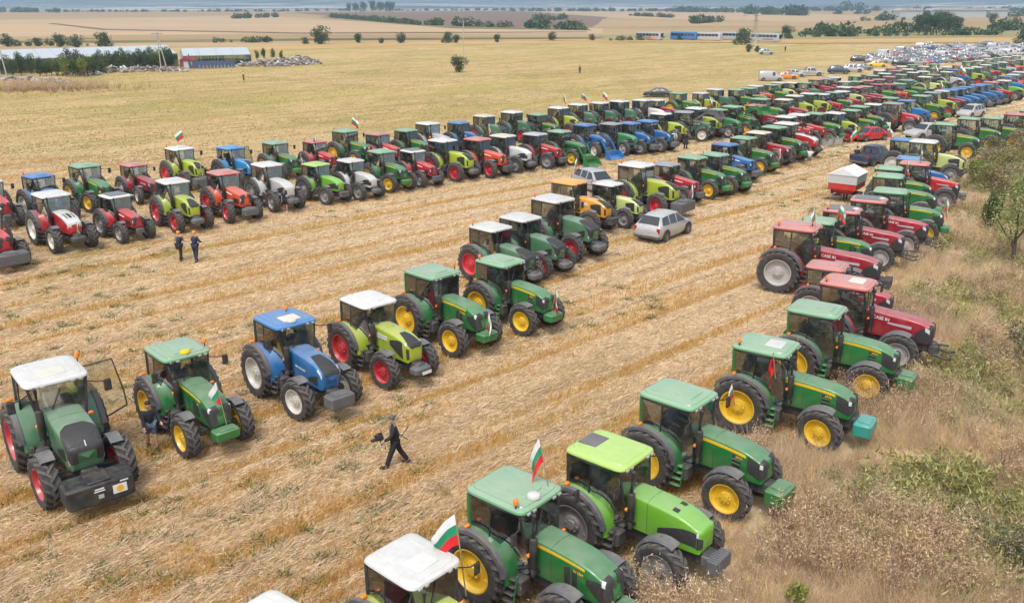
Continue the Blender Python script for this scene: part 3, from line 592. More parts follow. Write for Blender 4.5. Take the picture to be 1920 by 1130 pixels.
    # -------- ladder, exhaust, mirrors, beacon
    if mid:
        for s_ in ((1, -1) if near else (1,)):
            def rails(s_=s_):
                mb = MB()
                for xx in (0.30, 0.66): mb.tube([(xx, -s_*0.80, 1.12), (xx, -s_*0.94, 0.42)], 0.022, 6)
                return mb.mesh('step_frame', opt.get('stepm', 'chassis_dark' if sty not in ('jd',) else 'jd_green'))
            st = part('step_frame', (sty, s_, opt.get('stepm')), rails)
            for q in range(4):
                part('step', (sty,), lambda: MB().cbox((0, 0, 0), (0.36, 0.16, 0.035), 0.01).mesh('step', 'chassis_dark' if sty not in ('jd',) else 'jd_green'), st, (0.48, -s_*(0.83+0.036*q), 1.04-0.19*q))
        if opt.get('exhaust', True):
            def ex():
                mb = MB(); mb.tube([(0.98, -0.60, 1.18), (0.98, -0.60, 1.42)], 0.055, 8); mb.tube([(0.98, -0.60, 1.40), (0.98, -0.60, 1.46), (0.98, -0.60, 2.18), (0.98, -0.60, 2.22)], [0.06, 0.10, 0.10, 0.06], 10); mb.tube([(0.98, -0.60, 2.2), (0.98, -0.60, P['zr']-0.18), (1.02, -0.63, P['zr']-0.08)], 0.05, 8); mb.tube([(0.98, -0.60, 1.25), (0.98, -0.3, 1.22)], 0.05, 8); return mb.mesh('exhaust', 'black_plastic')
            part('exhaust', (P['zr'],), ex)
    if mid:
        for s_ in (1, -1):
            def arm(s_=s_): return MB().tube([(0.66, -s_*0.72, P['zr']-0.34), (0.86, -s_*0.98, P['zr']-0.36), (0.88, -s_*1.16, P['zr']-0.38)], 0.018, 6).mesh('mirror_arm', 'black_plastic')
            a = part('mirror_arm', (P['zr'], s_), arm)
            part('mirror', (), lambda: MB().cbox((0, 0, 0), (0.07, 0.20, 0.34), 0.025).mesh('mirror', 'black_plastic'), a, (0.89, -s_*1.20, P['zr']-0.50))
            part('indicator', (), lambda: MB().cbox((0, 0, 0), (0.08, 0.14, 0.09), 0.02).mesh('indicator', 'lamp_orange'), T, (0.90, -s_*0.66, 1.74))
    bc = opt.get('beacon', (-0.75, -0.68))
    if mid and bc:
        bo = part('beacon', (), lambda: MB().tube([(0, 0, -0.10), (0, 0, 0.10)], 0.018, 6).mesh('beacon', 'black_plastic'), rf, (bc[0], bc[1], zr-0.05))
        part('beacon_lens', (), lambda: MB().lathe_z([(0.060, 0.10), (0.065, 0.13), (0.058, 0.22), (0.03, 0.245)], 12).mesh('beacon_lens', 'lamp_orange', 50), bo)
    # -------- front weight
    wt = P['weight']; xw = P['hx1']+P['nose']
    def weight():
        mb = MB()
        if wt == 'block': mb.cbox((xw+0.34, 0, 0.80), (0.55, 0.92, 0.44), 0.05); mb.cbox((xw+0.08, 0, 0.86), (0.3, 0.40, 0.30), 0.03); mb.cbox((xw+0.34, 0, 1.03), (0.40, 0.50, 0.06), 0.02)
        elif wt == 'low': mb.cbox((xw+0.16, 0, 0.86), (0.50, 0.80, 0.34), 0.05); mb.cbox((xw+0.20, 0, 1.04), (0.34, 0.5, 0.05), 0.02)
        elif wt == 'big': mb.cbox((xw+0.42, 0, 0.74), (0.78, 1.62, 0.58), 0.05); mb.cbox((xw+0.42, 0, 1.05), (0.70, 0.56, 0.07), 0.02); mb.cbox((xw+0.0, 0, 0.82), (0.3, 0.40, 0.30), 0.03)
        elif wt == 'round': mb.cbox((xw+0.22, 0, 0.80), (0.50, 0.78, 0.36), 0.10); mb.cbox((xw+0.05, 0, 0.90), (0.3, 0.36, 0.24), 0.03); mb.tube([(xw+0.3, -0.16, 1.0), (xw+0.3, -0.10, 1.08), (xw+0.3, 0.10, 1.08), (xw+0.3, 0.16, 1.0)], 0.025, 6)
        elif wt == 'link':
            mb.cbox((xw+0.05, 0, 0.82), (0.35, 0.50, 0.34), 0.04)
            for s_ in (-1, 1): mb.tube([(xw+0.1, s_*0.34, 0.72), (xw+0.55, s_*0.40, 0.62), (xw+0.72, s_*0.40, 0.70)], 0.05, 6)
            mb.tube([(xw+0.12, 0, 1.0), (xw+0.55, 0, 1.02)], 0.04, 6)
        else: mb.cbox((xw+0.05, 0, 0.86), (0.25, 0.50, 0.30), 0.03)
        return mb.mesh('front_weight', P['wmat'])
    wo = part('front_weight', (wt, P['wmat'], xw), weight)
    if wt == 'slats':
        if mid:
            for q in range(8): part('weight_plate', (P['wmat'],), lambda: MB().cbox((0, 0, 0), (0.30, 0.075, 0.40), 0.02).mesh('weight_plate', P['wmat']), wo, (xw+0.30, -0.34+q*0.097, 0.84))
    # -------- front loader
    if opt.get('loader'):
        lm, up = opt['loader']
        for s_ in (1, -1):
            def lo(s_=s_):
                y = -s_*0.62; mb = MB(); mb.box((0.98, y, 1.40), (0.16, 0.10, 1.0))
                kx, kz, tx_, tz = ((2.5, 1.75, 3.35, 0.55) if not up else (2.3, 2.95, 3.3, 2.75))
                for a, b_ in (((0.95, 1.95), (kx, kz)), ((kx, kz), (tx_, tz))):
                    d = Vector((b_[0]-a[0], 0, b_[1]-a[1])); mb.box(((a[0]+b_[0])/2, y, (a[1]+b_[1])/2), (d.length+0.1, 0.10, 0.17), 0, 0, -math.atan2(d.z, d.x))
                mb.tube([(1.0, y, 1.30), ((kx+0.95)/2+0.4, y, (kz+1.95)/2-0.2)], 0.045, 6); mb.tube([(kx-0.3, y, kz+0.12), (tx_-0.1, y, tz+0.35)], 0.035, 6); return mb.mesh('loader_arm', lm)
            part('loader_arm', (lm, up, s_), lo)
        def bucket():
            mb = MB(); tx_, tz = ((3.35, 0.30) if not up else (3.3, 2.6)); prof = [(tx_, tz+0.45), (tx_-0.02, tz), (tx_+0.15, tz-0.24), (tx_+0.80, tz-0.26), (tx_+0.80, tz-0.22), (tx_+0.18, tz-0.20), (tx_+0.03, tz), (tx_+0.04, tz+0.45)]
            mb.prism(prof, -0.95, 0.95)
            for y in (-0.97, 0.95): mb.prism([(tx_, tz+0.45), (tx_, tz-0.1), (tx_+0.15, tz-0.25), (tx_+0.80, tz-0.26), (tx_+0.3, tz+0.40)], y, y+0.03)
            return mb.mesh('bucket', opt.get('bucketm', lm))
        if opt.get('bucketm', True): part('bucket', (lm, up, opt.get('bucketm')), bucket)
        part('loader_crossbar', (lm, up), lambda: MB().tube([(3.2, -0.62, 0.75 if not up else 2.78), (3.2, 0.62, 0.75 if not up else 2.78)], 0.06, 8).mesh('loader_crossbar', lm))
    if opt.get('signs'):   # stickers on the front weight of the big dark green tractor
        xs_ = xw+0.42+0.39+0.004
        def sg(dims, mt): return lambda: MB().box((0, 0, 0), dims).mesh('sticker', mt, 0)
        s1 = part('sticker', ('w',), sg((0.006, 0.34, 0.24), 'plate_white'), wo, (xs_, 0.44, 0.74))
        link('sun_print', cached('sunprint', lambda: MB().lathe_z([(0.001, 0), (0.085, 0), (0.085, 0.004), (0.001, 0.004)], 18).mesh('sun_print', 'yellow_print', 0)), s1, (0.004, 0, 0), (0, math.pi/2, 0))
        part('sticker', ('b',), sg((0.006, 0.20, 0.035), 'white_print'), wo, (xs_, 0.56, 0.93))
        part('sticker', ('c',), sg((0.006, 0.22, 0.035), 'white_print'), wo, (xs_, -0.04, 0.88)); part('sticker', ('d',), sg((0.006, 0.26, 0.03), 'white_print'), wo, (xs_, -0.04, 0.82)); part('emblem', ('e',), sg((0.006, 0.13, 0.11), 'silver_paint'), wo, (xs_, -0.02, 0.67))
        for q, (u_, L_) in enumerate(((1.10, 0.0), (1.22, 1.0))):
            c_ = S.pt(u_, 1.0, 1); part('grille_trim', (q,), lambda: (MB().box((0, 0, 0), (0.03, 0.025, 0.16), 0, 0, -0.6) if q == 0 else MB().box((0.02, 0, -0.12), (0.02, 0.26, 0.018))).mesh('grille_trim', 'lamp_white'), h, (c_.x+0.03, 0, c_.z+0.02))
    if opt.get('plate'):
        part('number_plate', (), lambda: MB().box((0, 0, 0), (0.012, 0.42, 0.12)).mesh('number_plate', 'plate_white', 0), wo, (xw+0.62, 0, 0.80))
    return T, P
# ------------------------------------------------------------------ where every tractor stands: roof centre in the photo, style, size, turn, extras
CASE = ('CASE IH', 0.25, 0.46, 0.17, 'white_print')
def JDT(n): return (n, 0.70, 0.435, 0.10, 'yellow_print')
CLT = ('CLAAS', 0.27, 0.40, 0.10, 'lamp_red')
HEAD = dict(A=-36, B=-45, C=-44, D=-43, F=-38)
PL = [
 # row beside the weeds
 ('A', 503, 1163, 'cl', .95, {}), ('A', 772, 1042, 'cl', 0.9, dict(hood='claas', rz=-42)),
 ('A', 964, 908, 'jdn', 1.0, dict(pillar='jd_green', gps='white_paint', beacon=(0.55, -0.72), text=JDT('6115M'), rz=-40, stepm='jd_green')), ('A', 1144, 835, 'dz', 1.0, dict(hatchm='dark_roof', hatchx=-.62, rz=-40)),
 ('A', 1273, 731, 'jd', 1.02, dict(rz=-41, text=JDT('6830'))), ('A', 1437, 640, 'jd', 1.04, dict(rz=-34, wmat='turquoise', text=JDT('6920'), hatchm='white_paint')),
 ('A', 1533, 573, 'jd', 1.04, dict(rz=-34)), ('A', 1592, 523, 'cs', 1.08, dict(rz=-34, text=CASE, hatchm='cream_paint')), ('A', 1552, 494, 'cs', 0.92, dict(rz=-30, text=CASE)),
 ('A', 1496, 419, 'cs', 1.16, dict(rz=-30, text=CASE, hx1=3.35, wb=3.0, weight='slats')), ('A', 1533, 409, 'jdn', 1.0, dict(rz=-28, text=JDT('6140'))), ('A', 1580, 389, 'cs', 1.06, dict(rz=-28, roof_panel='dark_roof', gps='white_paint', text=CASE, hatch=False)),
 ('A', 1630, 370, 'cs', 1.06, dict(rz=-28, roof_panel='dark_roof', gps='white_paint', text=CASE, hatch=False)), ('A', 1671, 354, 'jdn', 1.05, dict(rz=-28)), ('A', 1666, 326, 'jdn', 1.05, dict(rz=-28)), ('A', 1667, 312, 'jdn', 1.0, dict(rz=-28)),
 ('A', 1716, 303, 'mf', 1.06, dict(rz=-30, roof='roof_red', roofw='red', hood='case')), ('A', 1706, 294, 'nh', 0.98, dict(rz=-30, roof='sky_blue')), ('A', 1733, 262, 'clc', 1.12, dict(rz=-34)), ('A', 1694, 259, 'nh', 1.04, dict(rz=-34, body='nh_blue', hood='steyr')),
 ('A', 1772, 230, 'jdn', 1.1, dict(rz=-36)), ('A', 1817, 220, 'jdn', 1.06, dict(rz=-36)), ('A', 1860, 219, 'jdn', 1.02, dict(rz=-36)), ('A', 1904, 212, 'mf', 1.08, dict(rz=-36, roof='roof_red', roofw='red')), ('A', 1930, 206, 'jd', 1.0, dict(rz=-36)),
 # middle row
 ('B', 90, 689, 'fe', 1.12, dict(rz=-50, weight='big', wmat='black_plastic', hatchm='cream_paint', door_open=1, signs=1, beacon=(-0.3, 0.80), hw=0.47, roof='white_paint')),
 ('B', 331, 649, 'jdn', 1.0, dict(rz=-47, gps='yellow_print', beacon=(0.3, 0.80), text=JDT('6R'))), ('B', 533, 591, 'nh', 1.04, dict(rz=-47, gps='white_paint', hatchm='cream_paint', beacon=(-0.5, 0.3), text=('NEW HOLLAND', 0.38, 0.30, 0.09, 'white_print'))), ('B', 690, 556, 'cl', 1.0, dict(rz=-46, text=CLT, plate=1)),
 ('B', 810, 504, 'jdn', 1.06, dict(rz=-44, pillar='jd_green', beacon=(0.3, 0.86), text=JDT('6155M'))), ('B', 938, 484, 'jd', 1.0, dict(rz=-42, weight='low')), ('B', 920, 421, 'fe', 1.0, dict(rz=-44)), ('B', 976, 403, 'fe', 1.02, dict(rz=-43)), ('B', 1037, 368, 'fe', 1.12, dict(rz=-45)),
 ('B', 1068, 337, 'rn', 1.06, dict(rz=-40)), ('B', 1140, 341, 'clc', 0.92, dict(rz=-42)), ('B', 1194, 305, 'cl', 1.15, dict(rz=-42, weight='big')), ('B', 1249, 305, 'mf', 0.95, dict(rz=-42, roof='grey_roof', roofw='grey')),
 ('B', 1299, 292, 'jdn', 1.0, {}), ('B', 1341, 287, 'jdn', 0.98, {}), ('B', 1360, 268, 'nh', 1.0, dict(hood='box')), ('B', 1394, 256, 'jdn', 1.02, {}), ('B', 1423, 246, 'cs', 1.02, dict(roof='cream_paint', roofw='cream')),
 ('B', 1452, 236, 'jdn', 1.06, {}), ('B', 1475, 229, 'st', 1.08, {}), ('B', 1474, 217, 'mf', 1.0, {}), ('B', 1498, 213, 'mf', 1.04, {}), ('B', 1530, 211, 'jdn', 1.02, {}), ('B', 1566, 210, 'cl', 1.0, {}), ('B', 1596, 205, 'jdn', 1.0, {}), ('B', 1612, 198, 'jdn', 1.04, {}),
 ('B', 1639, 194, 'mf', 1.0, dict(roof='roof_red', roofw='red')), ('B', 1675, 192, 'mf', 1.12, dict(roof='grey_roof', roofw='grey', hood='case')), ('B', 1670, 182, 'jdn', 1.0, {}), ('B', 1700, 187, 'nh', 1.0, {}), ('B', 1728, 178, 'jd', 1.06, {}), ('B', 1749, 172, 'cl', 1.06, dict(roof='roof_red', roofw='red')),
 ('B', 1768, 169, 'cs', 1.0, {}), ('B', 1782, 167, 'nh', 1.04, {}), ('B', 1798, 165, 'nh', 1.0, {}), ('B', 1812, 162, 'nh', 1.04, {}), ('B', 1832, 159, 'nh', 1.02, {}), ('B', 1845, 157, 'nh', 1.0, {}), ('B', 1859, 153, 'mf', 1.06, dict(roof='roof_red', roofw='red')),
 ('B', 1883, 150, 'dz', 1.0, dict(roof='cream_paint', roofw='cream')), ('B', 1885, 142, 'nh', 1.04, {}), ('B', 1900, 139, 'mf', 1.0, {}), ('B', 1912, 134, 'va', 1.1, {}), ('B', 1930, 131, 'jd', 1.0, {}),
 # front line of the far block
 ('C', -38, 388, 'mf', 1.06, dict(weight='big', wmat='weight_grey')), ('C', 95, 360, 'st', 1.08, {}), ('C', 215, 363, 'mf', 0.92, dict(roof_panel='dark_roof', weight='none', hatch=False)), ('C', 323, 336, 'cl', 1.04, {}),
 ('C', 418, 320, 'zt', 1.06, dict(weight='block', roof='roof_red')), ('C', 500, 305, 'lb', 1.06, {}), ('C', 592, 305, 'dz', 0.94, dict(roofw='lime green')), ('C', 657, 298, 'lb', 0.95, {}), ('C', 715, 281, 'jdn', 1.02, {}),
 ('C', 774, 280, 'mf', 0.94, dict(roof_panel='dark_roof', hatch=False)), ('C', 830, 260, 'cl', 1.10, {}), ('C', 895, 258, 'zt', 1.06, dict(weight='block', wmat='chassis_dark')), ('C', 943, 252, 'lb', 1.04, dict(roof='cream_paint', roofw='cream')),
 ('C', 1003, 249, 'mf', 1.0, dict(roof='silver_paint', roofw='silver')), ('C', 1049, 244, 'jd', 1.0, dict(loader=('jd_green', False))), ('C', 1097, 232, 'nh', 1.02, dict(loader=('nh_blue', False), weight='none')), ('C', 1146, 230, 'dzd', 1.0, {}),
 ('C', 1181, 229, 'nh', 0.98, dict(rim='rim_grey', rimw='grey')), ('C', 1214, 225, 'nh', 1.0, dict(rim='rim_grey', rimw='grey')), ('C', 1240, 211, 'cl', 1.04, {}), ('C', 1283, 208, 'fe', 1.04, dict(hood='box', rim='rim_white', rimw='white', roof='grey_roof', roofw='grey', loader=('weight_grey', True), weight='none', rz=-26)),
 ('C', 1306, 201, 'cl', 1.08, {}), ('C', 1346, 204, 'dzd', 1.0, dict(roof='jd_roof', roofw='green')), ('C', 1374, 198, 'jd', 1.08, dict(loader=('jd_green', True), weight='none')), ('C', 1418, 196, 'cs', 1.06, {}), ('C', 1427, 184, 'jdn', 1.06, {}), ('C', 1470, 185, 'cs', 1.02, {}),
 ('C', 1490, 178, 'cl', 1.04, dict(roof='cream_paint', roofw='cream')), ('C', 1517, 174, 'cl', 1.04, {}), ('C', 1541, 175, 'mf', 1.0, dict(roof='roof_red', roofw='red')), ('C', 1563, 172, 'jdn', 1.0, {}), ('C', 1579, 170, 'mf', 0.96, dict(roof='roof_red', roofw='red')),
 ('C', 1584, 162, 'clc', 1.04, {}), ('C', 1605, 163, 'cs', 1.0, {}), ('C', 1622, 161, 'cs', 1.04, {}), ('C', 1646, 157, 'jdn', 1.0, dict(roof='roof_red', roofw='red')), ('C', 1668, 157, 'zt', 1.0, {}), ('C', 1686, 156, 'jdn', 1.0, {}), ('C', 1700, 149, 'jd', 1.10, {}), ('C', 1735, 143, 'clc', 1.04, dict(roof='cream_paint', roofw='cream')),
 ('C', 1750, 139, 'jdn', 1.06, {}), ('C', 1775, 134, 'lb', 1.0, {}), ('C', 1790, 130, 'nh', 1.0, {}), ('C', 1815, 127, 'cl', 1.04, {}), ('C', 1832, 125, 'fe', 1.0, {}), ('C', 1849, 121, 'mf', 1.0, {}), ('C', 1864, 118, 'jdn', 1.0, {}), ('C', 1880, 116, 'va', 1.0, {}), ('C', 1896, 113, 'zt', 1.0, {}), ('C', 1912, 111, 'jdn', 1.0, {}),
 # back line of the far block
 ('D', -26, 336, 'mf', 1.0, {}), ('D', 71, 326, 'nh', 1.0, dict(rz=-38)), ('D', 158, 307, 'jd', 1.05, {}), ('D', 250, 306, 'cs', 0.92, {}), ('D', 336, 275, 'cl', 1.06, dict(weight='big')), ('D', 432, 274, 'ld', 1.02, dict(door_open=1)), ('D', 516, 265, 'jdn', 1.0, {}), ('D', 590, 263, 'mf', 0.95, dict(roof='roof_red', roofw='red')),
 ('D', 647, 243, 'jdn', 1.06, {}), ('D', 708, 249, 'mf', 0.98, dict(roof='roof_red', roofw='red')), ('D', 761, 242, 'jd', 0.98, {}), ('D', 802, 229, 'va', 1.06, {}), ('D', 860, 228, 'nh', 1.0, {}), ('D', 908, 215, 'fe', 1.04, dict(roof='cream_paint', roofw='cream')), ('D', 960, 208, 'fe', 1.06, {}), ('D', 1008, 213, 'jdn', 0.96, {}),
 ('D', 1047, 200, 'cl', 1.06, {}), ('D', 1084, 194, 'fe', 1.04, {}), ('D', 1124, 191, 'fe', 1.04, {}), ('D', 1162, 188, 'fe', 1.06, {}), ('D', 1204, 186, 'lb', 1.06, {}), ('D', 1231, 186, 'cs', 0.96, dict(roof='white_paint', roofw='white')), ('D', 1272, 173, 'jdn', 1.06, {}), ('D', 1314, 173, 'cl', 0.98, {}), ('D', 1342, 166, 'fe', 1.06, {}),
 ('D', 1381, 167, 'jdn', 1.0, {}), ('D', 1404, 164, 'jdn', 1.0, {}), ('D', 1417, 160, 'zt', 1.0, dict(roof='white_paint', roofw='white')), ('D', 1446, 158, 'jd', 1.0, {}), ('D', 1461, 154, 'clc', 1.0, {}), ('D', 1485, 154, 'cs', 0.98, dict(roof='cream_paint', roofw='cream')), ('D', 1509, 154, 'fe', 1.0, dict(roof='jd_roof', roofw='green')),
 ('D', 1530, 148, 'cs', 1.02, {}), ('D', 1551, 147, 'cs', 1.0, {}), ('D', 1565, 144, 'clc', 1.0, {}), ('D', 1604, 142, 'jd', 1.0, {}), ('D', 1627, 139, 'zt', 1.0, {}), ('D', 1650, 131, 'fe', 1.0, {}), ('D', 1672, 128, 'cs', 1.0, {}), ('D', 1691, 124, 'fe', 1.0, {}), ('D', 1712, 121, 'jdn', 1.0, {}), ('D', 1732, 124, 'clc', 1.0, dict(roof='cream_paint', roofw='cream')),
 ('D', 1752, 120, 'jd', 1.0, {}), ('D', 1815, 115, 'jdn', 1.0, {}), ('D', 1836, 113, 'cl', 1.0, {}), ('D', 1854, 110, 'fe', 1.0, {}), ('D', 1870, 108, 'jd', 1.0, {}), ('D', 1888, 106, 'va', 1.0, {}), ('D', 1906, 104, 'fe', 1.0, {}),
 # lines that fill the block between them
 ('F', 1585, 152, 'cs', 1.0, {}), ('F', 1606, 152, 'jdn', 1.0, {}), ('F', 1626, 150, 'mf', 1.0, dict(roof='roof_red', roofw='red')), ('F', 1648, 148, 'cs', 1.0, {}), ('F', 1668, 143, 'va', 1.0, dict(roof='roof_red', roofw='red')), ('F', 1690, 139, 'jdn', 1.0, {}), ('F', 1712, 135, 'fe', 1.0, {}), ('F', 1731, 133, 'mf', 1.0, {}), ('F', 1756, 128, 'jdn', 1.0, {}), ('F', 1776, 125, 'cl', 1.0, {}), ('F', 1796, 122, 'cs', 1.0, {}),
 ('F', 1636, 141, 'jd', 1.0, {}), ('F', 1660, 137, 'mf', 1.0, {}), ('F', 1682, 132, 'zt', 1.0, {}), ('F', 1703, 129, 'cs', 1.0, {}),
]
WORDS['case_red'] = 'dark red'
TRACTORS = []
for row, px, py, sty, sc, opt in PL:
    opt = dict(opt); P = dict(BASE); P.update(STY[sty]); P.update(opt)
    a = R(opt.pop('rz', HEAD[row]+random.uniform(-4, 4)))
    if py < 200 and P['roof'] == 'roof_red' and random.random() < .55: opt['roof'] = random.choice(('cream_paint', 'grey_roof', 'white_paint', 'case_red'))
    c = G(px, py, P['zr']*sc); loc = Vector((c.x+0.1*sc*math.cos(a), c.y+0.1*sc*math.sin(a), 0))
    d = loc.length; lod = 0 if d < 58 else 1 if d < 112 else 2
    if lod == 0 and 'text' not in opt and sty in ('jd', 'jdn'): opt['text'] = JDT('6930')
    if lod <= 1 and 'beacon' not in opt and random.random() < 0.35: opt['beacon'] = None
    T, P = make_tractor(sty, lod, loc, a, sc, opt)
    rimw = WORDS.get(P['rim'], P['rimw']); roofw = WORDS.get(P['roof'], P['roofw'])
    if opt.get('roof_panel'): roofw = 'black-topped'
    TRACTORS.append(dict(T=T, row=row, px=px, py=py, word=P['word'], rim=rimw, roof=roofw, opt=opt, sc=sc, a=a, d=d, P=P))
ROWTXT = dict(A='in the row along the weeds', B='in the middle row', C='in the block, front line', D='in the block, back line', F='deep inside the crowded block')
GROUP = dict(A='tractors parked along the weeds', B='tractors in the middle row', C='tractors in the front line of the far block', D='tractors in the back line of the far block', F='tractors inside the far block')
byrow = {}
for t in TRACTORS: byrow.setdefault(t['row'], []).append(t)
def look(t, full=True):
    ex = ''
    if t['opt'].get('loader'): ex = ' with front loader'
    return f"{t['word']} tractor, {t['roof']} roof, {t['rim']} wheels{ex}"
for row, L in byrow.items():
    for i, t in enumerate(L):
        lab = look(t)
        nb = [L[j]['word'] for j in (i-1, i+1) if 0 <= j < len(L)]
        if row == 'F': lab += ', '+ROWTXT['F']
        elif t['d'] > 118: lab += ', '+{'A': 'weed side row', 'B': 'middle row', 'C': 'block front line', 'D': 'block back line'}[row]+', far end'
        elif len(nb) == 2: lab += f", between {nb[0]} and {nb[1]}, "+{'A': 'weed row', 'B': 'middle row', 'C': 'block front', 'D': 'block back'}[row]
        else: lab += f", beside {nb[0]} one, "+{'A': 'weed row end', 'B': 'middle row end', 'C': 'block front end', 'D': 'block back end'}[row]
        tag(t['T'], lab, 'tractor', GROUP[row])
seen = {}
for t in TRACTORS: seen.setdefault(t['T']['label'], []).append(t)
for lab, L2 in seen.items():
    if len(L2) > 1 and L2[0]['d'] < 118:
        for t in L2:
            L = byrow[t['row']]; i = L.index(t); w = [L[j]['word'] for j in (i-2, i+2) if 0 <= j < len(L)]
            if w: t['T']['label'] = lab.replace(', weed row', '').replace(', middle row', '').replace(', block front', '').replace(', block back', '')+', '+w[-1]+' beyond'
tr = lambda px, py: min(TRACTORS, key=lambda t: (t['px']-px)**2+(t['py']-py)**2)['T']
for (px, py), lab in {(1671, 354): 'green tractor with yellow wheels nearest the black-topped red tractors, weed row', (1666, 326): 'green tractor hitched to the red spreader in the weed row', (1667, 312): 'green tractor between the spreader one and the red-roofed tractor', (1273, 731): 'green tractor with green ballast box beside the bright green tractor', (1437, 640): 'green tractor with turquoise front ballast box and small flags', (1533, 573): 'green tractor with green ballast box beside the dark red tractor',
    (964, 908): 'green tractor with flag and white receiver on its roof, weed row', (1144, 835): 'bright green tractor with lime roof, dark hatch and grey wheels', (772, 1042): 'lime tractor with white roof and flag, in the weed row', (503, 1163): 'white-roofed tractor beside the flagged lime one, mostly cut off',
    (90, 689): 'large dark green tractor with open door and black front ballast', (331, 649): 'green tractor with yellow roof receiver and a man leaning on it', (533, 591): 'blue tractor with white wheels beside the lime tractor', (690, 556): 'lime tractor with white roof and red wheels beside the blue one',
    (1496, 419): 'very long dark red tractor with huge silver rear wheels', (323, 336): 'lime tractor with white roof behind the two orange-capped people', (1694, 259): 'blue tractor with white-topped hood beside the pale lime one'}.items(): tr(px, py)['label'] = lab

# ------------------------------------------------------------------ cars, vans, pickups, buses
# stations along x: (x, z bottom, z belt, z top, half width, half width at top); top == belt where there is no greenhouse
CARS = {
 'suv':   dict(L=4.6, w=.92, wr=.38, ax=(-1.36, 1.36), st=[(-2.30, .42, .72, .72, .80, .70), (-2.24, .34, .98, .98, .88, .80), (-2.10, .30, 1.08, 1.10, .91, .78), (-1.62, .28, 1.08, 1.60, .92, .58), (-0.95, .26, 1.05, 1.70, .92, .62), (-0.87, .26, 1.05, 1.70, .92, .62), (-0.10, .26, 1.02, 1.71, .92, .63), (-0.02, .26, 1.02, 1.71, .92, .63), (0.42, .26, 1.00, 1.62, .92, .60), (1.16, .28, .98, 1.03, .92, .74), (1.9, .30, .90, .92, .88, .70), (2.18, .34, .76, .80, .82, .64), (2.30, .40, .62, .62, .70, .60)], glass=[(3, 4), (5, 6), (7, 8)], front=(8, 9), rear=(2, 3)),
 'hatch': dict(L=4.1, w=.86, wr=.31, ax=(-1.25, 1.28), st=[(-2.05, .40, .66, .66, .74, .66), (-2.00, .30, .90, .90, .82, .74), (-1.88, .26, .94, .96, .85, .74), (-1.50, .24, .94, 1.38, .86, .60), (-0.9, .22, .92, 1.46, .86, .61), (-0.82, .22, .92, 1.46, .86, .61), (-0.08, .22, .90, 1.46, .86, .61), (0.0, .22, .90, 1.46, .86, .61), (0.36, .22, .90, 1.38, .86, .59), (1.05, .24, .88, .92, .86, .70), (1.7, .26, .78, .80, .82, .64), (1.96, .30, .66, .68, .76, .58), (2.05, .36, .54, .54, .64, .54)], glass=[(3, 4), (5, 6), (7, 8)], front=(8, 9), rear=(2, 3)),
 'sedan': dict(L=4.6, w=.88, wr=.32, ax=(-1.38, 1.38), st=[(-2.30, .42, .68, .68, .74, .66), (-2.25, .30, .88, .90, .82, .72), (-1.75, .26, .92, .95, .87, .74), (-1.05, .24, .92, 1.36, .88, .60), (-0.72, .22, .90, 1.43, .88, .60), (-0.64, .22, .90, 1.43, .88, .60), (0.02, .22, .90, 1.44, .88, .60), (0.10, .22, .90, 1.44, .88, .60), (0.42, .22, .89, 1.37, .88, .58), (1.15, .24, .88, .92, .88, .70), (1.9, .26, .76, .79, .84, .64), (2.2, .30, .64, .66, .78, .58), (2.30, .38, .54, .54, .66, .54)], glass=[(3, 4), (5, 6), (7, 8)], front=(8, 9), rear=(2, 3)),
 'van':   dict(L=4.9, w=.95, wr=.33, ax=(-1.55, 1.55), st=[(-2.45, .40, 1.00, 1.02, .88, .86), (-2.42, .32, 1.08, 1.90, .94, .80), (-2.3, .28, 1.08, 1.96, .95, .80), (-1.2, .28, 1.08, 1.98, .95, .80), (-1.1, .28, 1.08, 1.98, .95, .80), (0.0, .28, 1.06, 1.98, .95, .80), (0.1, .28, 1.06, 1.98, .95, .80), (0.72, .28, 1.05, 1.88, .95, .77), (0.80, .28, 1.05, 1.86, .95, .77), (1.55, .28, 1.02, 1.08, .94, .80), (2.15, .30, .86, .90, .88, .72), (2.38, .36, .70, .72, .80, .64), (2.45, .42, .60, .60, .70, .60)], glass=[(6, 7)], front=(8, 9), rear=(0, 1)),
 'pickup': dict(L=5.3, w=.93, wr=.38, ax=(-1.6, 1.55), st=[(-2.65, .55, .98, .98, .86, .84), (-2.60, .46, 1.06, 1.07, .91, .86), (-1.3, .42, 1.06, 1.07, .92, .86), (-0.95, .40, 1.06, 1.07, .92, .86), (-0.80, .40, 1.06, 1.70, .92, .67), (-0.28, .38, 1.05, 1.76, .92, .67), (-0.20, .38, 1.05, 1.76, .92, .67), (0.30, .38, 1.04, 1.74, .92, .66), (0.48, .38, 1.04, 1.66, .92, .65), (1.15, .38, 1.03, 1.08, .92, .76), (2.1, .42, .98, 1.00, .88, .72), (2.5, .46, .84, .86, .84, .66), (2.65, .52, .70, .70, .72, .62)], glass=[(4, 5), (6, 8)], front=(8, 9), rear=(3, 4)),
}
def car_sections(D):
    out = []
    for (x, zb, zl, zt, w, wt) in D['st']:
        h = []
        for s_ in (1, -1):
            half = [(0, zb), (w*.90, zb), (w, zb+(zl-zb)*.30), (w*1.0, zb+(zl-zb)*.66), (w*.955, zl), (wt+(w*.955-wt)*.10 if zt-zl > .1 else wt, zl+(zt-zl)*.90), (wt*.86, zt), (0, zt+.03)]
            h.append([(x, y*s_, z) for y, z in half])
        out.append(h[0]+list(reversed(h[1][1:-1])))
    return out
def car_body_mesh(kind, matn):
    D = CARS[kind]; rings = car_sections(D); mb = MB(); mb.loft(rings, True)
    me = mb.mesh('body', matn, 58); return me
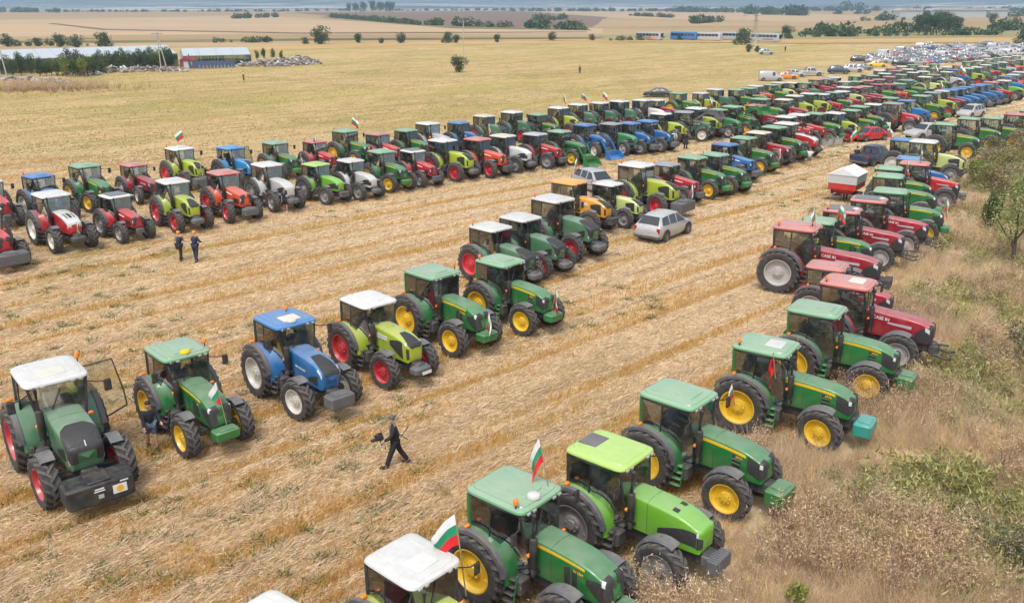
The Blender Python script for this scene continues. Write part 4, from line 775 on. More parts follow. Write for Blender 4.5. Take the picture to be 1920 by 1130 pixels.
def car_patch(kind, what):
    D = CARS[kind]; st = D['st']; mb = MB()
    def sec(x):
        for a, b_ in zip(st, st[1:]):
            if a[0] <= x <= b_[0]:
                k = (x-a[0])/(b_[0]-a[0]); return [p+(q-p)*k for p, q in zip(a, b_)]
        return list(st[-1])
    if what[0] == 'side':
        i, j, s_ = what[1:]; x0, x1 = st[i][0]+.04, st[j][0]-.02; top, bot = [], []
        ext = 0.55 if (j == D['front'][0]) else 0.0; ext2 = 0.22 if i == D['rear'][1] and kind in ('suv', 'hatch', 'sedan') else 0.0
        A = sec(x0); B = sec(x1)
        def p(x, k): 
            q = sec(x); w = q[4]*.955; wt = q[5]+(w-q[5])*.10; yy = w+(wt-w)*k/.9 if k <= .9 else wt
            return Vector((x, s_*(yy+.008), q[2]+(q[3]-q[2])*k))
        pts = [p(x0-ext2, .06)if ext2 == 0 else Vector((x0-ext2, s_*(sec(x0)[4]*.955+.006), sec(x0)[2]+.06)), Vector((x1+ext, s_*(sec(x1)[4]*.955+.006), sec(x1)[2]+.05)), p(x1, .84), p(x0, .84)]
        pane(mb, pts if s_ < 0 else list(reversed(pts)), .01)
    else:
        i, j = D[what[0]]; a, b_ = st[i], st[j]; hi, lo = (a, b_) if a[3] > b_[3] else (b_, a); k0, k1 = .08, .92
        def q(k, s_): return Vector((lo[0]+(hi[0]-lo[0])*k, s_*((lo[5]+(hi[5]-lo[5])*k)*.93), lo[3]+(hi[3]-lo[3])*k+.022))
        pts = [q(k0, -1), q(k0, 1), q(k1, 1), q(k1, -1)]
        sg = 1 if what[0] == 'front' else -1
        pts = [p+Vector((sg*.02, 0, 0)) for p in pts]
        pane(mb, pts if what[0] == 'front' else list(reversed(pts)), .01)
    return mb.mesh('window', 'car_glass', 0)
def car_wheel(r):
    mb = MB(); mb.lathe_y([(r*.62, -.10), (r*.95, -.11), (r, -.07), (r, .07), (r*.95, .11), (r*.62, .10)], 20, 0)
    for sg in (-1, 1):
        mb.lathe_y([(r*.64, sg*.095), (r*.60, sg*.085), (r*.52, sg*.055), (r*.20, sg*.075), (.001, sg*.08)], 20, 1)
        for k in range(5): mb.box((r*.40*math.cos(k*1.2566), sg*.075, r*.40*math.sin(k*1.2566)), (r*.42, .03, .07), 1, 0, -k*1.2566)
    return mb.mesh('wheel', ['tyre', 'steel'], 35)
def make_car(kind, matn, loc, rz, lod, label, group=None, name='car', s=1.0, cat='car', extra=None):
    D = CARS[kind]; T = empty(name, loc, rz, s)
    bd = link('body', cached(('carbody', kind, matn), lambda: car_body_mesh(kind, matn)), T)
    for (i, j) in D['glass']:
        for s_ in (1, -1): link('side_window', cached(('cw', kind, i, j, s_), lambda: car_patch(kind, ('side', i, j, s_))), bd)
    link('windscreen', cached(('cw', kind, 'front'), lambda: car_patch(kind, ('front',))), bd)
    if kind != 'van': link('rear_window', cached(('cw', kind, 'rear'), lambda: car_patch(kind, ('rear',))), bd)
    for ax in D['ax']:
        for s_ in (1, -1):
            link('wheel', cached(('cwh', D['wr']), lambda: car_wheel(D['wr'])), T, (ax, s_*(D['w']-.065), D['wr']))
    if lod <= 1:
        for ax in D['ax']:
            for s_ in (1, -1): link('wheel_arch', cached(('arch', D['wr']), lambda: MB().lathe_y([(.001, -.006), (D['wr']*1.16, -.006), (D['wr']*1.16, .006), (.001, .006)], 24).mesh('wheel_arch', 'black_plastic', 30)), bd, (ax, s_*(D['w']+.002), D['wr']+.02))
    if lod == 0:
        st = D['st']; xf, xb = st[-2][0], st[1][0]
        for s_ in (1, -1):
            link('headlight', cached('chl', lambda: MB().cbox((0, 0, 0), (.16, .34, .14), .03).mesh('headlight', 'lamp_white')), bd, (xf-.03, s_*(st[-2][4]-.16), st[-2][2]-.06))
            link('tail_light', cached('ctl', lambda: MB().cbox((0, 0, 0), (.14, .20, .34), .03).mesh('tail_light', 'lamp_red')), bd, (xb+.03, s_*(st[1][4]-.09), st[1][2]-.14))
            m_ = link('wing_mirror', cached(('cmir', matn), lambda: MB().cbox((0, 0, 0), (.12, .22, .15), .03).mesh('wing_mirror', matn)), bd, (D['st'][8][0]+.45, s_*(D['w']+.08), D['st'][8][2]+.06))
        link('number_plate', cached('cpl', lambda: MB().box((0, 0, 0), (.02, .50, .11)).mesh('number_plate', 'plate_white', 0)), bd, (xb-.035, 0, .72))
        link('bumper', cached(('cbu', kind), lambda: MB().cbox((0, 0, 0), (.30, D['w']*1.9, .22), .05).mesh('bumper', 'fender_grey')), bd, (xb+.06, 0, .42))
    if kind == 'pickup':
        link('load_bed', cached('bed', lambda: MB().cbox((-1.75, 0, 1.085), (1.55, 1.44, .03), .01).mesh('load_bed', 'black_plastic')), T)
        def bar():
            mb = MB()
            for s_ in (1, -1): mb.tube([(-1.5, s_*.74, 1.08), (-1.0, s_*.66, 1.62)], .035, 6)
            mb.tube([(-1.0, -.66, 1.62), (-1.0, .66, 1.62)], .035, 6); return mb.mesh('roll_bar', 'black_plastic')
        link('roll_bar', cached('rbar', bar), T)
    return tag(T, label, cat, group)
def at(px, py): return G(px, py, 0)
def CARAT(kind, matn, px, py, rz, lod, label, group=None, **k):
    """px, py: the middle of the body in the photo"""
    h = {'suv': .85, 'hatch': .75, 'sedan': .75, 'van': 1.0, 'pickup': .9}[kind]; p = G(px, py, h); p.z = 0
    return make_car(kind, matn, p, R(rz), lod, label, group, **k)
CARAT('suv', 'car_silver', 1247, 418, 51, 0, 'silver estate car driving along the stubble between the tractor rows')
CARAT('suv', 'car_white', 1117, 338, -62, 0, 'white car with a flag parked behind the orange tractor')
CARAT('sedan', 'car_red', 1630, 250, 207, 0, 'red car with its people and flags beside the block front')
CARAT('pickup', 'car_navy', 1640, 289, 38, 0, 'dark navy pickup truck with two flags on its bed', cat='pickup', name='pickup_truck')
CARAT('pickup', 'car_silver', 1737, 245, 205, 0, 'silver pickup truck nosed in behind the green tractors', cat='pickup', name='pickup_truck')
CARAT('suv', 'car_silver', 1821, 208, 217, 0, 'silver grey car parked alone in front of blue tractors')
CARAT('sedan', 'car_black', 1233, 173, 168, 0, 'black saloon car parked on the meadow behind the block')
CARAT('van', 'car_white', 1446, 142, -8, 1, 'white panel van, first of the small line on the meadow', name='van', cat='van', s=.95)
CARAT('sedan', 'car_orange', 1476, 141, -20, 1, 'orange and white car beside the white panel van')
CARAT('hatch', 'car_white', 1492, 137, -25, 1, 'white hatchback between the orange car and the white pickup')
CARAT('pickup', 'car_white', 1521, 134, -12, 1, 'white pickup at the end of the small line on meadow', cat='pickup', name='pickup_truck')
CARAT('suv', 'car_navy', 1573, 131, -14, 1, 'navy off-road car on the grass beside a silver one')
CARAT('suv', 'car_silver', 1600, 128, -22, 1, 'silver off-road car beside the navy one')
CARAT('sedan', 'car_grey', 1618, 125, -20, 1, 'dark grey saloon between silver car and yellow car')
CARAT('sedan', 'car_yellow', 1645, 120, -18, 1, 'yellow taxi-like saloon at the edge of the car park')
CARAT('suv', 'car_white', 1437, 97, -10, 1, 'white car standing alone far out by the bushes')
# the crowd of parked cars, in lines that run parallel to the tractors
cr = random.Random(5); ncar = 0
palette = ['car_white']*5+['car_silver']*4+['car_pale']*7+['car_grey']*5+['car_black']*4+['car_navy']*3+['car_blue', 'car_red', 'car_maroon']
CW = {'car_white': 'white', 'car_pale': 'pale grey', 'car_silver': 'silver', 'car_grey': 'dark grey', 'car_black': 'black', 'car_navy': 'navy', 'car_blue': 'blue', 'car_red': 'red', 'car_maroon': 'maroon'}
KW = {'suv': 'off-road car', 'hatch': 'hatchback', 'sedan': 'saloon', 'van': 'van'}
LINES = [((1612, 112), (1745, 85), 14), ((1640, 113), (1800, 83), 17), ((1672, 114), (1850, 82.5), 19), ((1690, 119), (1895, 83), 21), ((1722, 117), (1925, 85), 20), ((1748, 115), (1950, 87), 18), ((1776, 113), (1960, 90), 15), ((1800, 110), (1960, 93), 11), ((1852, 104), (1960, 95.5), 7)]
for (a, b_, n) in LINES:
    A, B = G(*a, .7), G(*b_, .7)
    for i in range(n):
        k = (i+cr.uniform(-.12, .12))/(n-1); p = A.lerp(B, max(0, k)); p.z = 0
        kind = cr.choice(['suv', 'hatch', 'hatch', 'sedan', 'sedan', 'suv', 'van' if cr.random() < .5 else 'suv']); mt = cr.choice(palette)
        make_car(kind, mt, p, R(-24+cr.uniform(-5, 5)+(180 if cr.random() < .2 else 0)), 2, f'{CW[mt]} {KW[kind]} standing in the crowd of parked cars', f'{CW[mt]} {KW[kind]}s in the car park', s=cr.uniform(.94, 1.04), name='van' if kind == 'van' else 'car', cat='van' if kind == 'van' else 'car')
# coaches far across the field
def make_bus(px, py, rz, matn, label, band):
    T = empty('coach', G(px, py, 0), R(rz)); L, w, h = 12.0, 1.27, 3.4
    def body():
        mb = MB(); ring = lambda x, k, z0, z1: [(x, -w*k, z0), (x, w*k, z0), (x, w*k, z1-.35), (x, w*k*.86, z1), (x, -w*k*.86, z1), (x, -w*k, z1-.35)]
        mb.loft([ring(-6, .94, .5, h-.1), ring(-5.8, 1, .42, h), ring(5.5, 1, .42, h), ring(5.9, .96, .45, h-.12), ring(6.05, .90, .6, h-.5)], True); return mb.mesh('body', matn)
    bd = link('body', cached(('bus', matn), body), T)
    for i in range(7):
        for s_ in (1, -1): link('side_window', cached('busw', lambda: MB().cbox((0, 0, 0), (1.42, .03, .95), .01).mesh('side_window', 'car_glass')), bd, (-4.9+i*1.55, s_*(w+.012), 2.3))
    link('windscreen', cached('buss', lambda: MB().cbox((0, 0, 0), (.06, 2.1, 1.5), .02).mesh('windscreen', 'car_glass')), bd, (6.02, 0, 2.1))
    if band: 
        for s_ in (1, -1): link('side_band', cached(('busb', band), lambda: MB().cbox((0, 0, 0), (4.5, .02, .5), .008).mesh('side_band', band)), bd, (1.5, s_*(w+.012), 1.1))
    for x in (-3.4, 3.8):
        for s_ in (1, -1): link('wheel', cached('buswh', lambda: car_wheel(.5)), T, (x, s_*(w-.14), .5))
    tag(T, label, 'coach', 'coaches parked beyond the field')
make_bus(1217, 76, -40, 'car_white', 'white coach with an orange flash, apart from the other coaches', 'car_orange')
make_bus(1283, 76, -40, 'nh_blue', 'dark blue coach between two white coaches', None)
make_bus(1327, 77, -40, 'car_silver', 'pale grey coach parked beside the blue coach', None)
make_bus(1372, 76, -40, 'car_white', 'white coach half hidden by the roadside bush', None)
make_bus(1435, 79, -40, 'car_white', 'white coach standing beyond the roadside bush by the pylon', 'car_grey')
# covered fertiliser spreader hitched behind a green tractor
def spreader():
    p = G(1588, 343, 1.3); p.z = 0; T = empty('fertiliser_spreader', p, R(-36), 1.0)
    hop = MB(); rg = lambda x, y, z: [(-x, -y, z), (x, -y, z), (x, y, z), (-x, y, z)]
    link('hopper', hop.loft([rg(.55, .7, .62), rg(.98, 1.24, 1.0), rg(1.0, 1.26, 1.42)], True).mesh('hopper', 'mf_red', 20), T)
    link('upper_rim', MB().loft([rg(1.03, 1.29, 1.425), rg(1.05, 1.31, 2.05)], True).mesh('upper_rim', 'grey_tarp', 20), T)
    cv = MB(); cv.add([(-1.09, -1.35, 2.055), (1.09, -1.35, 2.055), (1.09, 1.35, 2.055), (-1.09, 1.35, 2.055), (0, -1.35, 2.55), (0, 1.35, 2.55)], [(0, 4, 5, 3), (1, 2, 5, 4), (0, 1, 4), (3, 5, 2), (0, 3, 2, 1)]); link('cover', cv.mesh('cover', 'tarp_white', 0), T)
    link('frame', MB().box((.3, 0, .62), (1.6, .9, .16)).box((-.7, 0, .75), (.1, 2.1, .3)).mesh('frame', 'chassis_dark'), T)
    for s_ in (1, -1):
        link('spinning_disc', cached('sdisc', lambda: MB().lathe_z([(.38, 0), (.38, .03), (.1, .1), (.08, .2)], 16).mesh('spinning_disc', 'steel')), T, (-.5, s_*.5, .42))
        link('warning_board', cached('wb', lambda: MB().box((0, 0, 0), (.02, .30, .30)).mesh('warning_board', 'lamp_red')), T, (-.78, s_*1.0, .75))
        link('marker_light', cached('ml', lambda: MB().cbox((0, 0, 0), (.06, .34, .12), .02).mesh('marker_light', 'yellow_print')), T, (-.79, s_*.55, .75))
        link('support_leg', cached('sleg', lambda: MB().box((0, 0, 0), (.1, .1, .56)).mesh('support_leg', 'chassis_dark')), T, (0, s_*.4, .28))
    tag(T, 'red spreader with white tent-like cover hitched behind a green tractor', 'spreader')
mat('tarp_white', (.70, .71, .73), .55, var=.06); mat('grey_tarp', (.50, .51, .53), .6, var=.08)
spreader()
# a pair of grey feed tubs on a front hitch, and a person-high white sheet sign are simple objects beside the rows
def tub(px, py):
    T = link('feed_tub', cached('tub', lambda: MB().lathe_z([(.001, .12), (.55, .12), (.62, .85), (.68, .92), (.64, .92), (.56, .2), (.001, .18)], 20).mesh('feed_tub', 'silver_paint', 40)), None); p = G(px, py, 0); T.location = (p.x, p.y, -.12); T.scale = (1.2, 1.2, 1)
    tag(T, 'round grey metal tub on the straw before the red tractors', 'tub', 'grey tubs before the red tractors')
tub(1549, 272); tub(1566, 271)
# ------------------------------------------------------------------ flags
def flag_cloth(seed, wind):
    r = random.Random(seed); nx, nz = 12, 9; mb = MB(); W, H = .95, .62; V = []
    for i in range(nx+1):
        for j in range(nz+1):
            u, v = i/nx, j/nz
            dx = W*u*(.25+.6*wind); dz = -W*u*(.85-.6*wind)*u**.3; wob = .09*math.sin(u*9+seed+v*1.5)*u
            V.append((dx*math.cos(wob*3), wob+.06*math.sin(v*5+seed)*u, -H*v*(1-.25*u*(1-wind))+dz))
    F, M_ = [], []
    for i in range(nx):
        for j in range(nz): mb.add([V[i*(nz+1)+j], V[(i+1)*(nz+1)+j], V[(i+1)*(nz+1)+j+1], V[i*(nz+1)+j+1]], [(0, 1, 2, 3)], j*3//nz)
    me = bpy.data.meshes.new('cloth')
    return mb.mesh('cloth', ['flag_white', 'flag_green', 'flag_red'], 0)
def flag(loc, rz, label, length=1.5, tilt=.18, wind=.35, seed=0, s=1.0, red=False):
    T = empty('flag', loc, rz, s)
    po = link('pole', cached(('fpole', length), lambda: MB().tube([(0, 0, 0), (0, 0, length)], .014, 6).mesh('pole', 'wood_pole')), T, None, (0, tilt, 0))
    me = cached(('cloth', seed % 5, wind), lambda: flag_cloth(seed % 5, wind))
    if red:
        me = cached(('rcloth', seed % 5, wind), lambda: me.copy()); me.materials.clear(); me.materials.append(MATS['flag_red'])
        for p in me.polygons: p.material_index = 0
    link('cloth', me, po, (.012, 0, length-.01))
    return tag(T, label, 'flag', 'flags on the vehicles')
def tr_at(px, py): return min(TRACTORS, key=lambda t: (t['px']-px)**2+(t['py']-py)**2)
def on_tractor(px, py, local, label, **k):
    t = tr_at(px, py); a, s = t['a'], t['sc']; l = Vector(local)*s
    w = t['T'].location+Vector((l.x*math.cos(a)-l.y*math.sin(a), l.x*math.sin(a)+l.y*math.cos(a), l.z))
    kk = dict(k); rz = kk.pop('rz', random.uniform(-.8, .8)); kk.setdefault('seed', random.randrange(5)); flag(w, rz, label, **kk)
def named(t): return f"{t['word']} tractor with {t['roof']} roof"
on_tractor(964, 908, (.55, .5, 2.86), 'tricolour flag standing on the roof beside the bright green tractor', length=1.3, wind=.25, rz=2.8)
on_tractor(772, 1046, (.75, .95, 1.7), 'tricolour flag tied to the white-roofed lime tractor', length=1.7, wind=.5, rz=2.9, tilt=.1, s=1.2)
on_tractor(1437, 640, (-.55, -1.22, 1.0), 'small tricolour flag on the rear wheel of the turquoise-weight tractor', length=1.0, s=.8, wind=.1, rz=3.0)
on_tractor(1437, 640, (.55, -.8, 2.05), 'red flag hanging on the side window of the green tractor', length=.9, red=True, wind=0, rz=2.5)
on_tractor(1437, 640, (.65, .8, 2.1), 'red flag on the far cab pillar of the green tractor', length=.9, red=True, wind=0, rz=1.0)
on_tractor(331, 649, (3.0, .1, 1.0), 'tricolour flag on the nose beside the leaning man', length=1.35, wind=.45, rz=2.6, s=1.15)
on_tractor(810, 504, (3.2, -.3, .85), 'tricolour flag on the green nose weight beside the lime tractor', length=1.2, wind=0, rz=-.4)
on_tractor(938, 484, (3.1, -.2, 1.0), 'tricolour flag on the nose of the green tractor near dark green ones', length=1.3, wind=0, rz=-.6)
on_tractor(1496, 419, (.7, -.3, 2.9), 'tricolour flag on the roof of the long dark red tractor', length=1.0, wind=.1, rz=2.0)
on_tractor(1533, 409, (.9, -.5, 2.9), 'tricolour flag and wreath on the green roof between red tractors', length=1.0, wind=.5, rz=.2)
on_tractor(336, 275, (-.2, .6, 2.9), 'tricolour flag flying above the lime tractor in the back line', length=1.3, wind=.8, rz=3.0)
on_tractor(336, 275, (3.0, -.1, 1.0), 'tricolour flag over the nose of the back-line lime tractor', length=1.1, wind=0, rz=-1)
on_tractor(432, 274, (3.1, .1, .9), 'tricolour flag on the nose of the light blue tractor', length=1.3, wind=.1, rz=-1)
on_tractor(516, 265, (3.1, .3, .9), 'tricolour flag on the nose beside the light blue tractor', length=1.4, wind=0, rz=-1)
on_tractor(590, 263, (.6, -.7, 2.4), 'tricolour flag on the cab of the small red back-line tractor', length=1.1, wind=.1)
on_tractor(647, 243, (-.2, .7, 2.9), 'tricolour flag above the large green back-line tractor', length=1.1, wind=.7)
on_tractor(95, 360, (2.9, 0, .9), 'tricolour flag on the front hitch of the red and white tractor', length=.9, wind=0)
on_tractor(1047, 200, (-.3, .8, 2.85), 'tricolour flag behind the lime back-line tractor', length=1.4, wind=.2)
on_tractor(1084, 194, (-.4, .8, 2.85), 'pale flag above the dark green tractor beside the lime one', length=1.2, wind=.9)
on_tractor(1124, 191, (-.4, .8, 2.85), 'pale flag above the second dark green tractor', length=1.2, wind=.9)
on_tractor(895, 258, (.3, .7, 2.85), 'tricolour flag above the orange red front-line tractor', length=1.3, wind=0)
on_tractor(1214, 225, (3.1, 0, .9), 'tricolour flag on the nose of the blue front-line tractor', length=1.3, wind=0)
on_tractor(1306, 201, (.9, .5, 2.85), 'tricolour flag on the lime tractor behind the raised loader', length=1.2, wind=.3)
on_tractor(1394, 256, (3.1, -.1, .9), 'tricolour flag on the nose of the middle-row green tractor', length=1.5, wind=0)
on_tractor(1194, 305, (3.6, 0, 1.0), 'tricolour flag on the nose weight of the big lime tractor', length=1.3, wind=0)
on_tractor(1666, 326, (.9, -.6, 2.9), 'tricolour flag on the green roofs by the spreader', length=1.2, wind=.2)
on_tractor(1671, 354, (2.8, -.1, 1.6), 'tricolour flag on the green hood near the weeds', length=1.1, wind=.1)
on_tractor(1716, 303, (.2, -.7, 2.9), 'red and white flag on the red tractor in the weed row', length=1.1, wind=.2)
on_tractor(1749, 172, (.6, -.7, 2.6), 'tricolour flag on the lime tractor with red roof', length=1.6, wind=.2, s=1.2)
on_tractor(1782, 167, (.2, .5, 2.9), 'large tricolour flag above the blue middle-row tractors', length=2.0, wind=.9, s=1.6)
on_tractor(1735, 143, (1.0, -.5, 2.8), 'tricolour flag on the pale lime tractor in the block', length=1.5, wind=.4, s=1.3)
for lx, ly, l_ in ((1588, 280, 'tricolour flag at the near corner of the navy pickup bed'), (1665, 275, 'tricolour flag flying at the cab of the navy pickup')):
    p = G(1640, 289, .9); flag((p.x+(-1.6 if lx < 1600 else .9), p.y+(-.3 if lx < 1600 else .2), 1.05), .3 if lx > 1600 else 2.6, l_, length=1.9, wind=.5, seed=lx % 5, s=1.15)
p = G(1117, 338, .85); flag((p.x-1.3, p.y+1.0, 1.55), 2.6, 'small tricolour flag on the white car behind orange tractor', length=.9, wind=.2, seed=3)

# ------------------------------------------------------------------ people
mat('skin', (.52, .30, .22), .55, var=.08); mat('hair_dark', (.03, .022, .018), .7); mat('hair_grey', (.12, .105, .10), .8); mat('eye_dark', (.02, .02, .02), .3); mat('lip', (.40, .14, .12), .5)
for n_, c_ in dict(cloth_black=(.018, .019, .024), cloth_navy=(.018, .028, .07), cloth_grey=(.16, .17, .19), cloth_white=(.68, .68, .68), cloth_blue=(.10, .18, .36), cloth_red=(.50, .012, .02), cloth_pale=(.52, .56, .62), cap_orange=(.85, .33, .01), shoe_dark=(.03, .03, .035), shoe_white=(.66, .66, .66), sole_white=(.7, .7, .7), denim=(.10, .14, .22)).items(): mat(n_, c_, .85, var=.15, scale=12, bump=.1)
def skin_mesh(name, V, E, rad, mats, lvl=1, root=0):
    me = bpy.data.meshes.new(name); me.from_pydata([tuple(v) for v in V], E, []); scratch(); o = bpy.data.objects.new('tmp', me)
    md = o.modifiers.new('s', 'SKIN'); md.use_smooth_shade = True; md.branch_smoothing = .6
    for sv_, r_ in zip(me.skin_vertices[0].data, rad): sv_.radius = r_ if hasattr(r_, '__len__') else (r_, r_)
    me.skin_vertices[0].data[root].use_root = True
    sb = o.modifiers.new('d', 'SUBSURF'); sb.levels = lvl; sb.render_levels = lvl
    out = bake(o); bpy.data.meshes.remove(me); out.name = name; out.materials.clear()
    for m_ in mats: out.materials.append(MATS[m_])
    return out
def person(loc, rz, label, top='cloth_black', legs='cloth_black', shoes='shoe_dark', hair='hair_dark', cap=None, shorts=False, sleeves='long', lean=0.0, hip=(.0, .0), knee=(.0, .0), arm=((0.05, .1, .2), (0.05, .1, .2)), height=1.76, head_pitch=.0, skirt=False, group=None, shirt=None):
    """hip / knee / arm: left then right; arm = (swing forward, away from body, elbow bend)"""
    k = height/1.76
    def J(x, y, z): 
        dz = z-.95; return Vector((x+math.sin(lean)*max(0, dz), y, .95+dz*math.cos(lean) if dz > 0 else z))
    pel, spi, che, nec, hb, hd, ht = J(0, 0, .96), J(0, 0, 1.13), J(.01, 0, 1.33), J(0, 0, 1.48), J(.015, 0, 1.55), J(.03+.05*head_pitch, 0, 1.645), J(.01+.09*head_pitch, 0, 1.725)
    V = [pel, spi, che, nec, hb, hd, ht]; E = [(i, i+1) for i in range(6)]; rad = [(.125, .155), (.105, .14), (.115, .165), .062, .064, (.098, .078), (.06, .05)]
    L = {}
    low = 9
    for i, sg in enumerate((1, -1)):
        h = Vector((0, sg*.09, .93)); a = hip[i]; kn = h+Vector((math.sin(a)*.44, sg*.015, -math.cos(a)*.44)); b_ = a-knee[i]; an = kn+Vector((math.sin(b_)*.42, 0, -math.cos(b_)*.42)); low = min(low, an.z)
        L[sg] = [h, kn, an, an+Vector((.15*math.cos(b_*.4), sg*.025, -.045+.15*math.sin(-max(0, -b_)*.5)))]
    drop = low-.075
    AR = {}
    for i, sg in enumerate((1, -1)):
        sw, ab, eb = arm[i]; sh = J(0, sg*.175, 1.43); d = Vector((math.sin(sw), sg*math.sin(ab), -math.cos(sw)*math.cos(ab))).normalized(); el = sh+d*.29
        s2 = sw+eb; d2 = Vector((math.sin(s2), sg*math.sin(ab)*.3, -math.cos(s2))).normalized(); wr = el+d2*.25; AR[sg] = [sh, el, wr, wr+d2*.09, d2]
    for sg in (1, -1):
        o = len(V); V += L[sg]; E += [(0, o), (o, o+1), (o+1, o+2), (o+2, o+3)]; rad += [.095, .065, .04, (.02, .028)]
        o = len(V); V += AR[sg][:4]; E += [(2, o), (o, o+1), (o+1, o+2), (o+2, o+3)]; rad += [.062, .045, .032, (.02, .042)]
    fix = lambda P_: Vector((P_.x, P_.y, P_.z-drop))*k
    Vw = [fix(v) for v in V]
    me = skin_mesh('body', Vw, E, [(r_*k if not hasattr(r_, '__len__') else (r_[0]*k, r_[1]*k)) for r_ in rad], ['skin', 'eye_dark', 'lip'])
    # fingers, nose, ears, eyes and mouth are added to the same mesh
    ex = MB()
    for sg in (1, -1):
        hand = fix(AR[sg][3]); d2 = AR[sg][4]; side = Vector((0, 1, 0)) if abs(d2.y) < .8 else Vector((1, 0, 0)); cur = Vector((d2.z, 0, -d2.x))
        side = d2.cross(cur).normalized()
        for q, ln in enumerate((.062, .072, .068, .052)):
            b0 = hand-d2*.01*k+side*(q-1.5)*.02*k; ex.tube([b0, b0+d2*ln*.55*k+cur*.004, b0+d2*ln*.9*k-cur*.02*k], [.0095*k, .009*k, .007*k], 5)
        b0 = hand-d2*.06*k-side*.03*k; ex.tube([b0, b0-side*.025*k+d2*.03*k, b0-side*.03*k+d2*.06*k], [.011*k, .010*k, .008*k], 5)
    H = fix(hd); f = .095*k
    ex.box((H.x+f, H.y, H.z-.012*k), (.03*k, .026*k, .045*k), 0)
    for sg in (1, -1): ex.box((H.x+.0, H.y+sg*.078*k, H.z-.01*k), (.035*k, .02*k, .055*k), 0); ex.box((H.x+f*.93, H.y+sg*.032*k, H.z+.012*k), (.012*k, .024*k, .012*k), 1)
    ex.box((H.x+f*.93, H.y, H.z-.055*k), (.015*k, .045*k, .01*k), 2)
    em = ex.mesh('x', ['skin', 'eye_dark', 'lip']); bm = bmesh.new(); bm.from_mesh(me); bm.from_mesh(em); bm.to_mesh(me); bm.free(); bpy.data.meshes.remove(em)
    T = link('person', me, None, loc, (0, 0, rz))
    sc = lambda r_, g_: (r_+g_)*k if not hasattr(r_, '__len__') else ((r_[0]+g_)*k, (r_[1]+g_)*k)
    # upper garment
    TV = [pel, spi, che, J(0, 0, 1.45)]; TE = [(0, 1), (1, 2), (2, 3)]; TR = [sc((.14, .175), .03), sc((.125, .16), .03), sc((.13, .175), .026), sc((.07, .085), .012)]
    for sg in (1, -1):
        o = len(TV); el = AR[sg][1] if sleeves == 'long' else AR[sg][0].lerp(AR[sg][1], .75)
        TV += [AR[sg][0], el]; TE += [(2, o), (o, o+1)]; TR += [sc(.066, .016), sc(.05, .016)]
        if sleeves == 'long': TV.append(AR[sg][2]); TE.append((o+1, o+2)); TR.append(sc(.04, .012))
    link('jacket' if sleeves == 'long' else 'shirt', skin_mesh('top', [fix(v) for v in TV], TE, TR, [top]), T)
    if shirt:
        c_ = fix(J(.12, 0, 1.25)); link('shirt', MB().cbox(c_, (.06*k, .11*k, .38*k), .02).mesh('shirt', shirt, 40), T)
    # trousers or skirt
    PV = [pel]; PE = []; PR = [sc((.13, .162), .014)]
    for sg in (1, -1):
        o = len(PV); h, kn, an, to = L[sg]; PV += [h, kn if not shorts else h.lerp(kn, .9)]; PE += [(0, o), (o, o+1)]; PR += [sc(.10, .014), sc(.072, .018 if not shorts else .03)]
        if not shorts: PV.append(kn.lerp(an, .96)); PE.append((o+1, o+2)); PR.append(sc(.055, .02))
    link('trousers' if not shorts else 'shorts', skin_mesh('legs', [fix(v) for v in PV], PE, PR, [legs]), T)
    if skirt: 
        c_ = fix(Vector((0, 0, 0))); link('skirt', MB().lathe_z([(.30*k, fix(Vector((0, 0, .45))).z), (.26*k, fix(Vector((0, 0, .7))).z), (.17*k, fix(Vector((0, 0, 1.02))).z)], 18).mesh('skirt', legs, 60), T)
    for sg in (1, -1):
        h, kn, an, to = L[sg]; ft = MB(); d = (to-an); d.z = 0; a = fix(an); t_ = fix(to); yaw = math.atan2(d.y, d.x)
        c_ = a.lerp(t_, .45); ft.cbox((c_.x, c_.y, c_.z-.0), (.29*k, .105*k, .115*k), .035, 0); ft.cbox((c_.x, c_.y, c_.z-.058*k), (.29*k, .105*k, .022*k), .01, 1)
        link('shoe', ft.mesh('shoe', [shoes, 'sole_white' if shoes != 'shoe_dark' or hair == 'hair_grey' else 'shoe_dark'], 40), T)
    c_ = fix(ht.lerp(hd, .5)); c_.x -= .026*k; c_.z += .014*k
    hm = MB(); hm.lathe_z([(.080*k, -.045*k), (.090*k, -.005*k), (.086*k, .04*k), (.060*k, .075*k), (.02*k, .092*k)], 14, 0, c_)
    if cap: hm.cbox((c_.x+.13*k, c_.y, c_.z+.0*k), (.12*k, .13*k, .015*k), .006, 0)
    link('cap' if cap else 'hair', hm.mesh('hair', cap or hair, 60), T)
    return tag(T, label, 'person', group)
def P_at(px, py, rz_deg, label, **k): return person(G(px, py, 0), R(rz_deg), label, **k)
